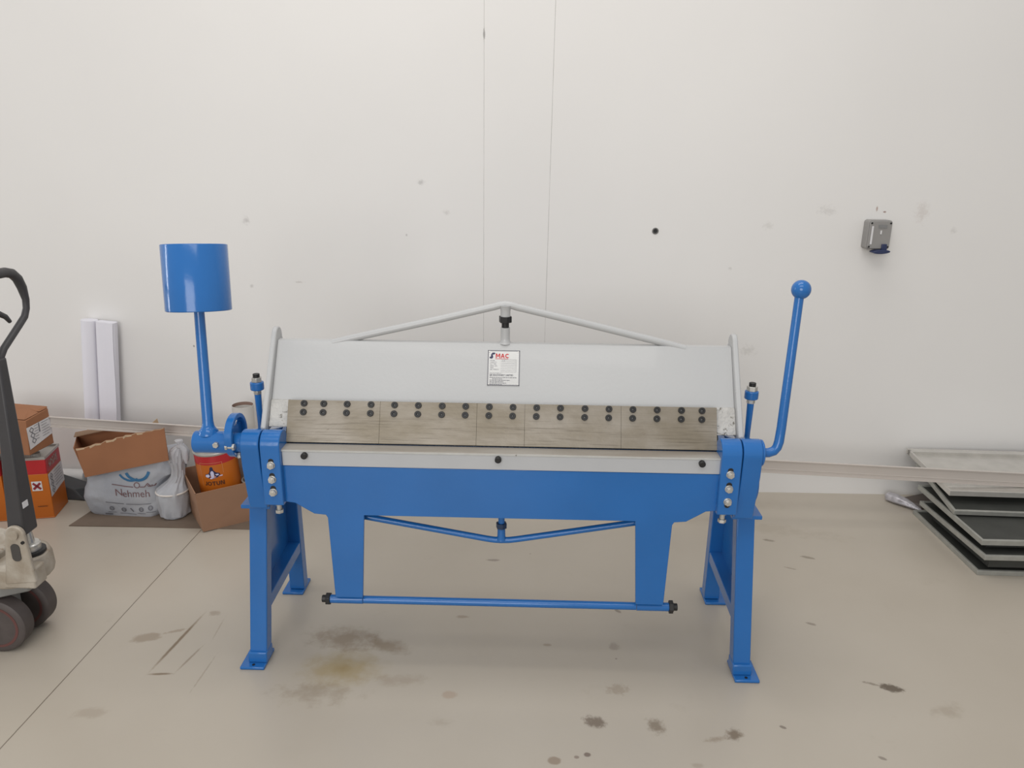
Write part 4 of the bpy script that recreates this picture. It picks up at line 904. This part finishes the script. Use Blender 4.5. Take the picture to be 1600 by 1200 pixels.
for y0 in (-0.10, 0.23):
    B().box(-3.4, -2.30, y0, y0+0.16, 0.055, 0.105).build('fork', GREYP, J, 0.01)
    B().cyl((-3.2, y0+0.03, 0.04), (-3.2, y0+0.13, 0.04), 0.04).build('load_roller', TYRE, J, 0.003)
B().box(-2.36, -2.28, -0.10, 0.39, 0.055, 0.18).build('fork_bridge', GREYP, J, 0.006)

# ------------------------------------------------------------------ stack of shallow duct panels
GP = 'shallow sheet metal panels stacked at the right'
def panel(y, z, tilt, dep, label, top, core, x=1.88, L_=1.25, rim=0.020, rz=0.0):
    o = thing('duct_panel', label, 'metal panel', (x, y, z), GP, world=False, rot=(tilt, 0, rz))
    r_ = B()
    for a_ in ((0, L_, 0, 0.012), (0, L_, dep-(0.035 if top is GALV else 0.012), dep), (0, 0.010, 0.012, dep-0.012), (L_-0.010, L_, 0.012, dep-0.012)): r_.box(*a_, 0.0, rim)
    r_.build('folded_rim', GALV if top is GALV else GALV_EDGE, o, 0.001)
    B().box(0.010, L_-0.010, 0.012, dep-0.012, 0.004, rim-(0.014 if top is GALV else 0.006)).build('panel_sheet', top, o, smooth=False)
    if core > 0: B().box(0.045, L_-0.04, 0.040, dep-0.04, -core, 0.004).build('insulation_board', LINING, o, smooth=False)
    return o
panel(0.690, 0.000, 0.0, 0.540, 'bottom panel of the stack, dark lined, flat on the floor', LINING, 0)
panel(0.664, 0.082, -0.030, 0.525, 'second panel from the floor, dark lined, in the metal stack', LINING, 0.050)
panel(0.700, 0.128, 0.000, 0.525, 'third panel from the floor, dark lined, below the slanting one', LINING, 0.028, rim=0.022)
panel(0.920, 0.151, 0.155, 0.385, 'fourth panel, slanting upward just under the topmost bright one', LINING, 0.0, rz=-0.03)
panel(0.975, 0.212, 0.058, 0.425, 'topmost bright galvanised panel of the stack under the long rail', GALV, 0.0, rim=0.024, rz=-0.025)

# crumpled plastic wrap by the stack
pts = [(1.822, 1.385, 0.020), (1.826, 1.370, 0.024), (1.85, 1.335, 0.024), (1.88, 1.30, 0.022), (1.91, 1.265, 0.014), (1.93, 1.245, 0.008)]
w = B(); rings = []
for k, p in enumerate(pts):
    r_ = [0.010, 0.022, 0.023, 0.019, 0.011, 0.005][k]; d_ = Vector((0.6, -0.8, 0)).normalized(); n_ = Vector((0.8, 0.6, 0))
    rings.append([tuple(Vector(p) + n_*r_*1.1*math.cos(t)*(1+0.12*math.sin(5*t+k)) + Vector((0, 0, 1))*r_*0.9*math.sin(t)*(1+0.12*math.sin(4*t-k))) for t in [2*PI*i/20 for i in range(20)]])
WR = thing('plastic_wrap', 'twisted silvery plastic wrap on the floor left of the panel stack', 'plastic wrap', (1.86, 1.32, 0))
w.loft(rings).build('wrap_roll', mat('silvery_film', (0.55, 0.53, 0.56), 0.28, 0.3, var=0.3, vscale=40, bump=0.4, bscale=60), WR)
B().loft([[(1.85, 1.36, 0.002), (1.94, 1.27, 0.002), (2.05, 1.30, 0.002), (2.02, 1.39, 0.002)], [(1.87, 1.36, 0.018), (1.94, 1.285, 0.022), (2.04, 1.31, 0.03), (2.01, 1.39, 0.035)]]).build('brown_wrap', mat('brown_plastic', (0.10, 0.08, 0.07), 0.5), WR, 0.004)

for o in ROOTS:
    if '_o' in o: del o['_o']
